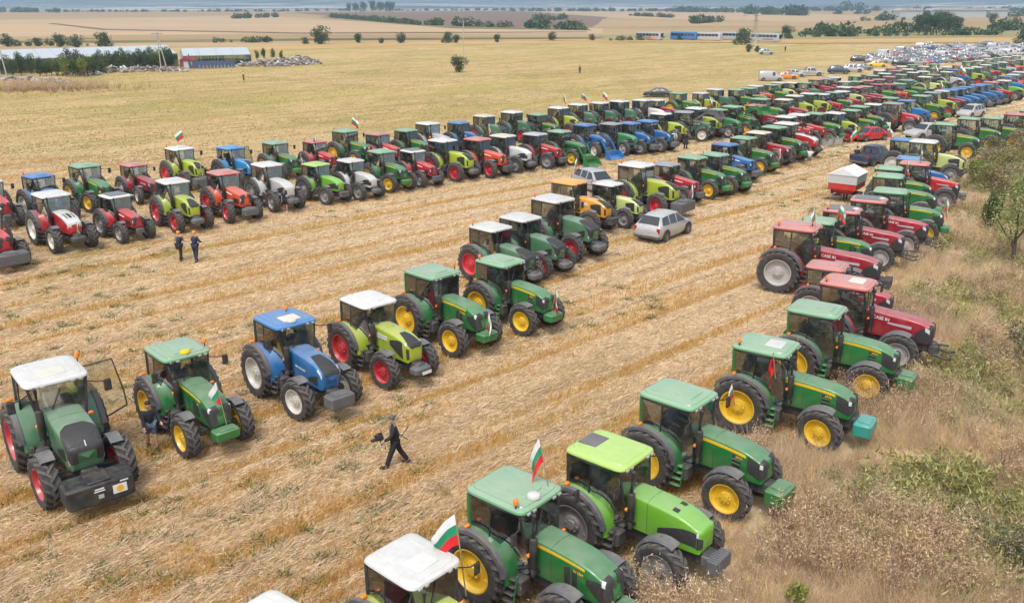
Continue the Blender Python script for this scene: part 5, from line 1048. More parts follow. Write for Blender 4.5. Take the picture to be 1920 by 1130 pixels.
# the camera man walking between the rows
ph = P_at(743, 874, 192, 'person in black jacket striding over the stubble with a video camera', hair='hair_grey', hip=(.38, -.36), knee=(.05, .22), arm=((.35, .12, .75), (.05, .1, .25)), lean=.04, head_pitch=.6, shirt='cloth_grey', height=1.82)
def camera_rig(p, rz):
    T = empty('video_camera', p, rz); link('camera_body', MB().cbox((0, 0, 0), (.26, .13, .16), .02).mesh('camera_body', 'black_plastic'), T)
    link('lens', MB().tube([(.12, 0, -.01), (.27, 0, -.03)], .055, 12).mesh('lens', 'black_plastic'), T); link('top_handle', MB().tube([(-.1, 0, .08), (-.1, 0, .15), (.1, 0, .17), (.12, 0, .08)], .016, 6).mesh('top_handle', 'black_plastic'), T)
    link('microphone', MB().tube([(.02, .07, .13), (.22, .07, .17)], .022, 8).mesh('microphone', 'black_plastic'), T); link('viewfinder', MB().cbox((-.08, -.1, .08), (.12, .06, .07), .015).mesh('viewfinder', 'black_plastic'), T); link('hand_grip', MB().tube([(-.02, .02, -.08), (-.06, .02, -.24)], .025, 8).mesh('hand_grip', 'black_plastic'), T)
    return tag(T, 'black video camera held in front of the striding person', 'camera')
pp = G(743, 874); camera_rig((pp.x-.46, pp.y-.20, 1.10), R(215))
def tripod(p):
    T = empty('strap_pole', p, 0); link('rod', MB().tube([(0, 0, 0), (.26, .05, .34)], .014, 6).mesh('rod', 'black_plastic'), T); link('rod', MB().tube([(-.04, 0, .12), (.24, -.03, -.06)], .014, 6).mesh('rod', 'black_plastic'), T); tag(T, 'thin black rods behind the back of the striding person', 'rods')
tripod((pp.x+.16, pp.y+.05, 1.0))
P_at(288, 842, -60, 'person in navy top and blue shorts leaning on the green tractor wheel', top='cloth_black', legs='denim', shorts=True, lean=.12, hip=(.10, -.28), knee=(0, .15), arm=((.3, .35, .9), (.25, .1, .35)), hair='hair_dark')
P_at(339, 490, 75, 'person in orange cap and dark tee shirt walking, arms forward', top='cloth_navy', legs='cloth_black', cap='cap_orange', sleeves='short', hip=(.62, -.10), knee=(.85, .15), arm=((.6, .1, .7), (.5, .1, .8)), lean=.08, group=None)
P_at(369, 490, 80, 'person in orange cap and navy tracksuit with pale leg stripe', top='cloth_navy', legs='cloth_navy', cap='cap_orange', hip=(.16, -.18), knee=(.05, .3), arm=((.35, .12, .8), (.3, .15, .9)), lean=.05)
P_at(1516, 314, -100, 'person in white tee shirt and grey shorts standing on the straw', top='cloth_white', legs='cloth_grey', shorts=True, sleeves='short', arm=((.5, .25, 1.9), (.5, .25, 1.9)), shoes='shoe_white', hip=(.08, -.08))
P_at(1603, 311, 60, 'person in black leaning at the tail of the navy pickup', top='cloth_black', legs='cloth_black', lean=.25, arm=((.7, .1, .5), (.7, .1, .5)))
P_at(1262, 277, -95, 'person in pale blouse and light skirt before the lime tractor', top='cloth_pale', legs='cloth_pale', skirt=True, hip=(.12, -.12), sleeves='short')
P_at(1285, 279, -95, 'person in long black dress before the dark green loader tractor', top='cloth_black', legs='cloth_black', skirt=True, hip=(.1, -.1))
P_at(536, 398, -80, 'person in dark shirt and bare legs at the white tractor nose', top='cloth_black', legs='cloth_black', shorts=True, sleeves='short', hip=(.15, -.15), shoes='shoe_white', height=1.7)
P_at(1279, 372, 20, 'person in blue jacket and cap at the red tractor nose', top='cloth_blue', legs='denim', height=1.7)
for i, (x, y) in enumerate(((1601, 249), (1622, 247), (1643, 246), (1607, 246))):
    P_at(x, y, -90+i*20, ['person in navy jacket standing behind the red car bonnet', 'person in red jacket behind the red car roof', 'person in crimson jacket nearest the white board', 'person in dark coat holding a flag by red car'][i], top=['cloth_navy', 'cloth_red', 'cloth_red', 'cloth_black'][i], legs='cloth_black')
P_at(457, 151, 0, 'far person in white and black alone on the meadow near the rubble', top='cloth_white', legs='cloth_black', sleeves='short'); P_at(1087, 138, 90, 'far person in dark clothes alone on the open field', top='cloth_grey', legs='cloth_navy'); P_at(1472, 97, 60, 'far person in dark clothes by the lone white car', top='cloth_navy', legs='cloth_black')
bd_ = G(1659, 249); T = link('white_board', MB().box((0, 0, .75), (1.0, .03, .9)).box((-.35, 0, .16), (.04, .03, .32)).box((.35, 0, .16), (.04, .03, .32)).mesh('white_board', 'plate_white', 0), None, (bd_.x, bd_.y, 0), (0, 0, R(-20))); tag(T, 'white board on two short legs beside the red car', 'board')

# drivers sitting in three of the nearest cabs
for (px, py), lab, tp in (((90, 689), 'person in pale shirt sitting in the large dark green tractor', 'cloth_pale'), ((1533, 573), 'person in black sitting in the cab beside the dark red tractor', 'cloth_black'), ((1273, 731), 'person in blue sitting in the green tractor beside the bright green one', 'cloth_blue')):
    t = tr_at(px, py); a = t['a']; s = t['sc']; w = t['T'].location
    person((w.x-.36*s*math.cos(a), w.y-.36*s*math.sin(a), 1.17*s), a, lab, top=tp, legs='cloth_navy', hip=(1.42, 1.42), knee=(1.35, 1.35), arm=((.5, .1, .9), (.5, .1, .9)))
# ------------------------------------------------------------------ trees and shrubs
GREENS = [(.06, .105, .03), (.095, .145, .045), (.13, .175, .06), (.075, .12, .05)]
DARKS = [(.06, .10, .055), (.085, .13, .07), (.12, .165, .085)]
YELLOWS = [(.26, .29, .06), (.34, .35, .07), (.19, .24, .07), (.14, .19, .06)]
BROWNS = [(.36, .27, .18), (.46, .35, .24), (.28, .21, .13), (.30, .29, .13)]
def leaf_cloud(blobs, n, size, cols, seed, flat=.0):
    r = np.random.default_rng(seed); w = np.array([b_[3]*b_[4]*b_[5] for b_ in blobs])**.7; w /= w.sum(); ids = r.choice(len(blobs), n, p=w); B = np.array(blobs)[ids]
    d = r.normal(size=(n, 3)); d /= np.linalg.norm(d, axis=1)[:, None]; rad = r.uniform(.25, 1.0, n)**.45*(1+.16*r.normal(size=n)); P = B[:, :3]+d*rad[:, None]*B[:, 3:6]
    P[:, 2] = np.maximum(P[:, 2], .02)
    a = r.normal(size=(n, 3)); a /= np.linalg.norm(a, axis=1)[:, None]; b_ = np.cross(a, r.normal(size=(n, 3))); b_ /= np.linalg.norm(b_, axis=1)[:, None]; s = size*r.uniform(.6, 1.4, n)[:, None]
    V = np.stack([P-a*s, P+b_*s*.55, P+a*s, P-b_*s*.55], 1).reshape(-1, 3); V[:, 2] = np.maximum(V[:, 2], .005); F = np.arange(4*n).reshape(n, 4)
    cl = np.array(cols)[r.integers(0, len(cols), n)]*r.uniform(.75, 1.25, n)[:, None]
    return V, F, np.repeat(cl, 4, 0)
mat('bark', (.10, .075, .055), .9, var=.35, scale=8, bump=.4)
def tree_meshes(key, h, rx, cols, n, leaf, seed, trunk=.35, lobes=9, narrow=1.0):
    r = random.Random(seed)
    def crown():
        bl = []
        for i in range(lobes):
            a = r.uniform(0, 6.28); rr = r.uniform(.15, .75)*rx; z = h*(trunk+(1-trunk)*r.uniform(.12, .85)); k = (1-.45*abs((z/h-trunk)/(1-trunk)-.4))*narrow
            bl.append((rr*k*math.cos(a), rr*k*math.sin(a), z, rx*.42*r.uniform(.7, 1.2), rx*.42*r.uniform(.7, 1.2), h*(1-trunk)*.20*r.uniform(.8, 1.3)))
        bl.append((0, 0, h*(trunk+(1-trunk)*.5), rx*.5, rx*.5, h*(1-trunk)*.45))
        V, F, C = leaf_cloud(bl, n, leaf, cols, seed); return np_mesh('crown', V, F, C, 'leaf')
    def trk():
        mb = MB(); top = h*(trunk+.45*(1-trunk)); mb.tube([(0, 0, -.05), (.02*h, 0, h*trunk*.5), (0, .01*h, top)], [.035*h*.8, .025*h*.8, .008*h], 7)
        for i in range(5):
            a = i*1.3+r.random(); z0 = h*trunk*(.7+.12*i); mb.tube([(0, 0, z0), (rx*.35*math.cos(a), rx*.35*math.sin(a), z0+h*.14), (rx*.6*math.cos(a), rx*.6*math.sin(a), z0+h*.26)], [.012*h, .008*h, .003*h], 5)
        return mb.mesh('trunk', 'bark', 60)
    return cached(('crown', key), crown), cached(('trunk', key), trk)
def tree(name, key, loc, label, cat, group=None, s=1.0, rz=0.0, **k):
    c, t = tree_meshes(key, **k); T = empty(name, loc, rz, s); link('trunk', t, T); link('crown', c, T); return tag(T, label, cat, group)
# trees and shrubs that stand in the weeds on the right
tree('tree', 'verge', G(1893, 497), 'slender young tree with thin green crown standing in dry weeds', 'tree', h=5.6, rx=1.75, cols=[(.34, .38, .14), (.40, .42, .15), (.27, .32, .12), (.30, .33, .16)], n=4200, leaf=.07, seed=21, trunk=.22, lobes=16)
tree('shrub', 'verge2', G(1853, 433), 'narrow dark green shrub beside the young tree', 'shrub', h=2.7, rx=.75, cols=GREENS, n=1800, leaf=.07, seed=22, trunk=.08, lobes=8)
tree('shrub', 'verge3', G(1825, 345), 'yellow green shrub at the corner of the brown thicket', 'shrub', h=2.2, rx=1.1, cols=YELLOWS, n=2400, leaf=.07, seed=23, trunk=.05, lobes=8)
tree('shrub', 'verge4', G(1925, 690), 'grey green shrub at the weeds edge above the yellow flowers', 'shrub', h=1.8, rx=1.2, cols=GREENS+BROWNS, n=2600, leaf=.05, seed=24, trunk=.05, lobes=9)
tree('shrub', 'verge5', G(1910, 1075), 'dark brown bush low in the weeds with violet shade', 'shrub', h=1.3, rx=1.2, cols=BROWNS+DARKS, n=2800, leaf=.04, seed=25, trunk=.05, lobes=9)
tree('shrub', 'verge6', G(1488, 1140), 'small bright yellow green bush beside the bright green tractor', 'shrub', h=.75, rx=.42, cols=YELLOWS, n=900, leaf=.045, seed=26, trunk=.05, lobes=6)
thick = [(1850, 360, 2.4, 'y'), (1880, 365, 2.6, 'b'), (1915, 360, 2.8, 'b'), (1950, 350, 3.0, 'b'), (1850, 318, 2.4, 'b'), (1885, 325, 2.8, 'y'), (1925, 320, 3.0, 'b'), (1990, 330, 3.2, 'b'), (1865, 292, 2.2, 'g'), (1905, 285, 2.4, 'b'), (1950, 285, 2.6, 'g')]
for i, (x, y, h, c_) in enumerate(thick):
    v = i % 3
    tree('bush', ('thk', c_, v), G(x, y), {'y': 'olive green bush inside the brown thicket beyond the young tree', 'b': 'brown dry bush in the thicket beyond the young tree', 'g': 'green bush at the thicket edge before the green tractors'}[c_], 'bush', {'y': 'olive thicket bushes', 'b': 'brown thicket bushes', 'g': 'green thicket bushes'}[c_], s=h/2.5, rz=i*1.1, h=2.3, rx=1.9, cols={'y': YELLOWS+BROWNS[:2], 'b': BROWNS+BROWNS+GREENS[:1], 'g': GREENS+BROWNS[:2]}[c_], n=4200, leaf=.06, seed=40+v, trunk=.05, lobes=12)
# hedge trees by the greenhouse
hr_ = random.Random(9)
for i, (x, y, h, kind) in enumerate([(12, 141, 6, 'g'), (40, 141, 6.5, 'd'), (58, 138, 5.5, 'g'), (98, 141, 5, 'g'), (118, 142, 6, 'd'), (135, 140, 7, 'd'), (150, 141, 7.5, 'd'), (165, 143, 6, 'g'), (186, 136, 6.2, 'd'), (203, 133, 6.2, 'd'), (219, 131, 5.6, 'd'), (234, 130, 6.2, 'd'), (248, 129, 5.8, 'd'), (266, 127, 6.0, 'g'), (281, 126, 6.2, 'g'), (296, 126, 6.6, 'y'), (312, 126, 6.4, 'g'), (322, 125, 5.6, 'd'), (482, 112, 3.6, 'd'), (495, 111, 4.0, 'd'), (512, 110, 3.6, 'g'), (528, 110, 3.2, 'd'), (25, 143, 5, 'g'), (75, 143, 5, 'd'), (88, 142, 4.6, 'g'), (108, 143, 5, 'g'), (126, 144, 5.4, 'y'), (142, 144, 5.5, 'g'), (158, 144, 5.2, 'y'), (176, 141, 5.5, 'g'), (194, 138, 5, 'g'), (211, 135, 5.2, 'd'), (226, 133, 5.4, 'g'), (241, 131, 5, 'g'), (257, 130, 5.2, 'd'), (273, 129, 5.4, 'd'), (289, 128, 5.2, 'g'), (304, 128, 5.4, 'g')]):
    conif = kind == 'd' and i % 2 == 0
    tree('hedge_tree', ('hd', kind, i % 3), G(x, y), {'g': 'leafy green tree in the hedge before the greenhouse', 'd': 'dark evergreen tree in the hedge before the greenhouse', 'y': 'yellowing tree in the hedge before the greenhouse'}[kind], 'tree', {'g': 'leafy hedge trees', 'd': 'dark hedge trees', 'y': 'yellowing hedge trees'}[kind], s=h/6.0*.74, rz=i*.9, h=6.0, rx=2.3 if kind != 'd' else 1.6, cols={'g': GREENS, 'd': DARKS, 'y': YELLOWS}[kind], n=1500, leaf=.17, seed=60+i % 3, trunk=.12, lobes=11)
# lone bushes and far trees
FAR = [(860, 136, 3.9, 'lone round bush beside the tall pole on the open field'), (602, 83, 7.5, 'tall dark lone tree on the far field line'), (573, 83, 3, None), (672, 81, 4, None), (752, 81, 4.5, None), (838, 81, 5, None), (855, 81, 3.5, None), (15, 88, 5, None), (70, 87, 3.5, None), (113, 89, 5, None), (145, 90, 5, None), (197, 89, 6, 'greyish lone tree on the far field line'), (932, 80, 3.5, None), (715, 82, 2.5, None),
       (1390, 84, 7, 'round bush in front of the white coach'), (1403, 98, 2.6, None), (1420, 98, 2.2, None), (1275, 76, 3, None), (1475, 72, 6, None), (1035, 76, 4, None), (1110, 76, 3, None), (1860, 44, 9, 'dark round far tree beside the big tree clump'), (1900, 54, 8.5, 'dark far tree at the field edge'), (1920, 82, 8, 'dark tree beyond the end of the car crowd')]
for i, (x, y, h, lab) in enumerate(FAR):
    tree('field_bush' if h < 5.5 else 'field_tree', ('fb', i % 3), G(x, y), lab or 'small round bush on the far field line', 'bush' if h < 5.5 else 'tree', None if lab else 'small far field bushes', s=h/4.5, rz=i*.7, h=4.0, rx=2.5, cols=DARKS+GREENS[:2], n=1300, leaf=.19, seed=80+i % 3, trunk=.03, lobes=14)
for i, (x, y, h) in enumerate([(1722, 66, 9.5), (1738, 67, 10), (1756, 67, 10.5), (1774, 66, 10), (1788, 65, 9), (1730, 60, 10), (1765, 60, 10.5)]):
    tree('tree', ('big', i % 3), G(x, y), 'broad dark tree in the clump standing beyond the parked cars', 'tree', 'tree clump beyond the parked cars', s=h/10, rz=i, h=10, rx=4.2, cols=DARKS+GREENS[:1], n=1700, leaf=.38, seed=90+i % 3, trunk=.1, lobes=13)
for i, (x, y, h) in enumerate([(655, 23, 22), (668, 23, 24), (682, 23, 26), (698, 23, 28), (712, 23, 27), (726, 23, 27), (736, 23, 25)]):
    tree('tree', ('big', i % 3), G(x, y), 'dark tree in the far clump above the ploughed field', 'tree', 'far tree clump above the ploughed field', s=h/10*.8, rz=i, h=10, rx=4.2, cols=DARKS, n=1700, leaf=.38, seed=90+i % 3, trunk=.1, lobes=13)
# distant hedgerows and woods read as one mass
def far_wood(name, spans, cols, seed, label=None):
    r = np.random.default_rng(seed); VV, FF, CC = [], [], []; o = 0
    for (x0, y0, x1, y1, h, dens) in spans:
        A, B = G(x0, y0), G(x1, y1); n = max(3, int((B-A).length/(h*.75)*dens))
        for i in range(n):
            p = A.lerp(B, r.random()); hh = h*r.uniform(.35, 1.1); V, F, C = leaf_cloud([(p.x, p.y+r.normal()*h*.5, hh*.45, hh*.75, hh*.6, hh*.5)], 110, hh*.16, cols, int(r.integers(1e6))); VV.append(V); FF.append(F+o); CC.append(C); o += len(V)
    tag(link(name, np_mesh(name, np.concatenate(VV), np.concatenate(FF), np.concatenate(CC), 'leaf')), label, None, None, 'stuff')
far_wood('far_hedgerow', [(0, 87, 180, 86, 2.2, .6), (400, 80, 520, 80, 2.5, .9), (620, 33, 780, 47, 5, .9), (780, 47, 1100, 57, 6, .8), (1130, 77, 1500, 73, 2.5, .6), (1500, 66, 1720, 62, 6, 1.0), (1500, 70, 1900, 66, 4, .9), (430, 36, 520, 33, 6, .7), (990, 40, 1060, 37, 6, .8), (1300, 45, 1350, 42, 7, .9), (1180, 30, 1260, 34, 5, .6), (1800, 60, 1960, 56, 6, .8)], DARKS+GREENS, 1)
far_wood('far_wood', [(-40, 23, 120, 24, 10, 1.2), (100, 23, 560, 22, 6, 1.0), (960, 22, 1300, 21.5, 9, 1.2), (1250, 23, 1480, 25, 12, 1.3), (1400, 27, 1510, 30, 14, 1.3), (1500, 21, 1960, 21, 12, 1.0), (1560, 27, 1960, 25, 9, .8), (1700, 34, 1960, 31, 8, .7), (560, 21, 660, 21, 7, .6), (740, 21, 960, 20, 7, .6), (1580, 21, 1612, 21, 24, 1.5), (1620, 40, 1700, 38, 7, .6)], DARKS, 2)
# ------------------------------------------------------------------ greenhouse, hut, panels, rubble, poles
mat('foil_white', (.44, .49, .52), .45, var=.08, scale=.6, dirt=(.4, .42, .42), amt=.4); mat('hut_red', (.24, .045, .045), .7, var=.15); mat('panel_blue', (.03, .05, .11), .2, var=.2, coat=.4); mat('debris_a', (.34, .30, .27), .9, var=.4); mat('debris_b', (.20, .155, .12), .9, var=.4); mat('debris_c', (.50, .50, .52), .8, var=.3); mat('concrete', (.42, .41, .39), .85, var=.15)
def greenhouse(A, B, width, h, label):
    d = (B-A); L = d.length; a = math.atan2(d.y, d.x); T = empty('greenhouse', A, a); n = int(L/3.2); st = L/n; wz = h*.62; sl = math.hypot(width/2, h-wz)
    for i in range(n):
        for s_ in (1, -1):
            link('roof_panel', cached(('ghr', width, h, st), lambda: MB().cbox((0, 0, 0), (st-.07, sl-.03, .06), .012).mesh('roof_panel', 'foil_white')), T, (st*(i+.5), width/2+s_*width/4, (wz+h)/2+.04), (-s_*math.atan2(h-wz, width/2), 0, 0))
            link('wall_pane', cached(('ghw', h, st), lambda: MB().cbox((0, 0, 0), (st-.16, .04, wz-.15), .01).mesh('wall_pane', 'greenhouse_glass')), T, (st*(i+.5), 0 if s_ < 0 else width, wz/2))
    for i in range(n+1):
        link('frame_rib', cached(('ghf', width, h), lambda: MB().tube([(0, 0, 0), (0, 0, wz), (0, width/2, h), (0, width, wz), (0, width, 0)], .05, 5).mesh('frame_rib', 'steel')), T, (st*i, 0, 0))
    for x in (0, L): link('gable', cached(('ghg', width, h), lambda: MB().add([(0, .05, 0), (0, width-.05, 0), (0, width-.05, wz), (0, width/2, h-.05), (0, .05, wz)], [(0, 1, 2, 3, 4)]).mesh('gable', 'foil_white', 0)), T, (x, 0, 0))
    link('crop_bed', MB().box((L/2, width/2, .4), (L-1, width-1, .8)).mesh('crop_bed', 'crop_green'), T)
    tag(T, label, 'greenhouse')
mat('crop_green', (.10, .18, .10), .9, var=.4, scale=2)
greenhouse(G(345, 124), G(472, 121), 14, 3.7, 'long pale greenhouse with blue-white roof beside the rubble')
greenhouse(G(-80, 143), G(335, 124), 12, 4.6, 'very long foil greenhouse hidden by the hedge trees')
def hut():
    p = G(355, 127.5); T = empty('hut', p, R(-8), .66); w, d, h = 4.6, 4.0, 2.6
    link('wall', MB().box((0, 0, h/2), (w, d, h)).mesh('wall', 'hut_red', 0), T); link('front_panel', MB().box((.6, -d/2-.03, 1.2), (3.0, .04, 2.2)).mesh('front_panel', 'foil_white', 0), T)
    link('roof', MB().prism([(-w/2-.3, h-.05), (w/2+.3, h-.05), (0, h+1.4)], -d/2-.3, d/2+.3).mesh('roof', 'hut_red', 0), T); link('chimney', MB().box((.2, 0, h+1.5), (.3, .3, 1.2)).mesh('chimney', 'debris_b', 0), T)
    tag(T, 'small red hut with pointed roof at the greenhouse corner', 'hut')
hut()
T = empty('solar_array', G(355, 131), 0)
A, B = G(355, 131), G(442, 128); dd = B-A; T.rotation_euler = (0, 0, math.atan2(dd.y, dd.x)); n = 13; st = dd.length/n
for i in range(n):
    p = link('solar_panel', cached('solp', lambda: MB().cbox((0, 0, 0), (st-.14, 2.0, .06), .012).mesh('solar_panel', 'panel_blue')), T, (st*(i+.5), .6, 1.0), (R(48), 0, 0)); link('panel_leg', cached('soll', lambda: MB().box((0, 0, 0), (.08, .08, 1.5)).mesh('panel_leg', 'steel')), T, (st*(i+.5), 1.2, .75))
tag(T, 'row of tilted dark solar panels in front of the greenhouse', 'solar panels')
def rubble(px, py, rx, ry, h, n, label, seed):
    r = random.Random(seed); c = G(px, py); mb = MB()
    for i in range(n):
        a = r.uniform(0, 6.28); q = math.sqrt(r.random()); x, y = q*rx*math.cos(a), q*ry*math.sin(a); z = max(.05, h*(1-q**1.5)*r.uniform(.5, 1.0)); big = r.random() < .5
        mb.box((x, y, z), (r.uniform(.4, 2.2), r.uniform(.08, .5), r.uniform(.05, .3)), r.choice((0, 0, 1, 2, 2)), r.uniform(0, 3.1), r.uniform(-.5, .5))
    tag(link('rubble_pile', mb.mesh('rubble_pile', ['debris_a', 'debris_b', 'debris_c'], 0), None, (c.x, c.y, 0)), label, None, None, 'stuff')
rubble(490, 124, 7, 3, 1.6, 120, 'rubble', 1); rubble(525, 122, 7, 3, 2.0, 150, 'rubble', 2); rubble(562, 120, 6, 3, 2.2, 150, 'rubble', 3); rubble(280, 134, 9, 3, 1.2, 130, 'scrap', 4); rubble(215, 136, 5, 2, 1.6, 60, 'scrap', 5); rubble(95, 156, 4, 2, .8, 50, 'scrap', 6); rubble(30, 152, 6, 2, 1.0, 60, 'scrap', 7); rubble(320, 132, 4, 2, .9, 50, 'scrap', 8); rubble(150, 141, 6, 2, .6, 40, 'scrap', 9)
def pole(px, py, h, label, kind='single'):
    T = empty('utility_pole', G(px, py), .3)
    if kind == 'lattice':
        for s_ in (-1, 1):
            for q in (-1, 1): link('leg', MB().tube([(s_*.9, q*.9, 0), (s_*.15, q*.15, h)], .07, 5).mesh('leg', 'steel'), T)
        for i in range(6): k = 1-i/7; link('brace', MB().tube([(-.9*k, -.9*k, h*i/7), (.78*k, -.78*k, h*(i+1)/7)], .05, 4).mesh('brace', 'steel'), T)
    else:
        link('post', MB().tube([(0, 0, 0), (0, 0, h)], [.14, .09], 8).mesh('post', 'concrete'), T)
        if kind == 'a': link('post', MB().tube([(1.2, 0, 0), (.1, 0, h*.95)], [.14, .09], 8).mesh('post', 'concrete'), T)
    for z in ((h-.3,) if kind != 'lattice' else (h-.4, h-2.0)):
        c_ = link('crossarm', MB().box((0, 0, 0), (2.4, .10, .12)).mesh('crossarm', 'steel'), T, (0, 0, z))
        for x in (-1.1, 0, 1.1): link('insulator', cached('insu', lambda: MB().lathe_z([(.03, .06), (.07, .1), (.07, .3), (.03, .34)], 8).mesh('insulator', 'plate_white')), c_, (x, 0, 0))
    tag(T, label, 'pole')
pole(870, 128, 10.5, 'tall concrete pole beside the lone round bush'); pole(1413, 93, 11, 'steel lattice pylon in front of the coaches', 'lattice'); pole(1340, 77, 10, 'slim pole behind the grey coach'); pole(302, 129, 8, 'leaning pole above the hedge trees', 'a'); pole(2, 150, 12, 'pole at the left end of the greenhouse hedge', 'a'); pole(1394, 75, 10, 'slim pole beside the roadside bush')
# pale sheds far away on the right
for x0, x1, y in ((1680, 1722, 34), (1740, 1840, 33), (1848, 1880, 33)):
    A, B = G(x0, y), G(x1, y); L = (B-A).length; T = empty('far_shed', (A+B)/2, 0); link('wall', MB().box((0, 0, 4), (L, 20, 8)).mesh('wall', 'foil_white', 0), T); link('roof', MB().prism([(-L/2-.5, 8.01), (L/2+.5, 8.01), (L/2-2, 10), (-L/2+2, 10)], -11, 11).mesh('roof', 'concrete', 0), T); tag(T, {1680: 'small pale shed left of the long far shed', 1740: 'long pale shed on the far plain', 1848: 'pale shed beyond the long far shed'}[x0], 'shed')
# ------------------------------------------------------------------ straw, stubble and weeds
def in_poly(x, y, poly):
    ins = np.zeros(len(x), bool); n = len(poly)
    for i in range(n):
        x0, y0 = poly[i]; x1, y1 = poly[(i+1) % n]
        c = ((y0 > y) != (y1 > y)) & (x < (x1-x0)*(y-y0)/((y1-y0) if y1 != y0 else 1e-9)+x0); ins ^= c
    return ins
def blades(P, D, ln, wd, col, seed):
    """thin triangles: base points P, unit directions D"""
    r = np.random.default_rng(seed); n = len(P); side = np.cross(D, r.normal(size=(n, 3))); side /= np.linalg.norm(side, axis=1)[:, None]+1e-9
    V = np.stack([P-side*wd[:, None]/2, P+side*wd[:, None]/2, P+D*ln[:, None]], 1).reshape(-1, 3)
    return V, np.arange(3*n).reshape(n, 3), np.repeat(col, 3, 0)
def polar(n, y0, y1, seed, spread=.72):
    r = np.random.default_rng(seed); y = np.exp(r.uniform(math.log(y0), math.log(y1), n)); x = r.uniform(-1, 1, n)*(spread*y+3); return x, y, r
x, y, r = polar(620000, 15.5, 85, 5)
keep = ~in_poly(x, y, weed_poly); x, y = x[keep], y[keep]; n = len(x)
s_ = y*ca-x*sa; t_ = x*ca+y*sa; fs = field_strip(s_, t_)+.14*np.sin(x*2.1+y*1.3)*np.sin(y*1.7-x*.6)+.10*r.normal(size=n)
stand = r.random(n) < np.clip((fs-.46)*2.8, .04, .94)
ang = np.where(r.random(n) < .55, ROW_ANG+.35*r.normal(size=n), r.uniform(0, 6.28, n)); el_ = np.where(stand, r.uniform(.7, 1.5, n), np.abs(r.normal(size=n))*.16)
D = np.c_[np.cos(el_)*np.cos(ang), np.cos(el_)*np.sin(ang), np.sin(el_)]
ln = np.where(stand, r.uniform(.12, .32, n), r.uniform(.15, .50, n)); wd = np.where(stand, .016, .018)*(1+y/60)
gold = np.array([(.62, .38, .10), (.68, .45, .14), (.50, .28, .07), (.58, .34, .12)]); pale = np.array([(.82, .67, .46), (.76, .60, .40), (.88, .75, .56), (.66, .48, .28), (.76, .56, .35), (.50, .34, .19)])
col = np.where(stand[:, None], gold[r.integers(0, 4, n)], pale[r.integers(0, 6, n)])*r.uniform(.75, 1.2, n)[:, None]
P = np.c_[x, y, np.where(stand, 0, r.uniform(.005, .05, n))]
V, F, C = blades(P, D, ln, wd, col, 6)
tag(link('stubble', np_mesh('stubble', V, F, C, 'straw_fibre')), kind='stuff')
# loose tufts further out on the meadow
x, y, r = polar(150000, 78, 250, 15, .68); kp = ~in_poly(x, y, weed_poly); x, y = x[kp], y[kp]; n = len(x); s_ = y*ca-x*sa; t_ = x*ca+y*sa
q = np.sin(s_*.55+.6*np.sin(t_*.06))+np.sin(s_*.21+.9*np.sin(t_*.03)+2)+.9*r.normal(size=n); pal = np.array([(.33, .27, .10), (.40, .31, .13), (.50, .35, .16), (.57, .41, .21), (.62, .47, .28)])
col = pal[np.clip(((q+2.4)/4.8*5).astype(int), 0, 4)]*r.uniform(.8, 1.2, n)[:, None]; ang = ROW_ANG+.5*r.normal(size=n); el_ = r.uniform(.02, .6, n); D = np.c_[np.cos(el_)*np.cos(ang), np.cos(el_)*np.sin(ang), np.sin(el_)]
V, F, C = blades(np.c_[x, y, np.zeros(n)], D, r.uniform(.10, .28, n), r.uniform(.04, .14, n), col, 16)
tag(link('meadow_tufts', np_mesh('meadow_tufts', V, F, C, 'straw_fibre')), kind='stuff')
# green weeds that have come up through the stubble
px_, py_, r = polar(1700, 17, 95, 8); kp = ~in_poly(px_, py_, weed_poly); s2 = np.sin(px_*.21+1)*np.sin(py_*.17)+.5*np.sin(px_*.05+py_*.08); kp &= s2 > .05; VV, FF, CC = [], [], []; o = 0
for cx, cy in zip(px_[kp], py_[kp]):
    m_ = int(r.integers(25, 70)); a = r.uniform(0, 6.28, m_); rr = np.abs(r.normal(size=m_))*r.uniform(.12, .34); q = np.c_[cx+rr*np.cos(a), cy+rr*np.sin(a), np.zeros(m_)]; el2 = r.uniform(.25, 1.1, m_); D = np.c_[np.cos(el2)*np.cos(a), np.cos(el2)*np.sin(a), np.sin(el2)]
    g0 = np.array([(.10, .17, .04), (.16, .21, .06), (.22, .25, .08), (.08, .13, .04)])[r.integers(0, 4, m_)]*r.uniform(.7, 1.3, m_)[:, None]
    V, F, C = blades(q, D, r.uniform(.08, .24, m_), r.uniform(.03, .07, m_), g0, int(r.integers(1e6))); VV.append(V); FF.append(F+o); CC.append(C); o += len(V)
tag(link('green_weeds', np_mesh('green_weeds', np.concatenate(VV), np.concatenate(FF), np.concatenate(CC), 'leaf')), kind='stuff')
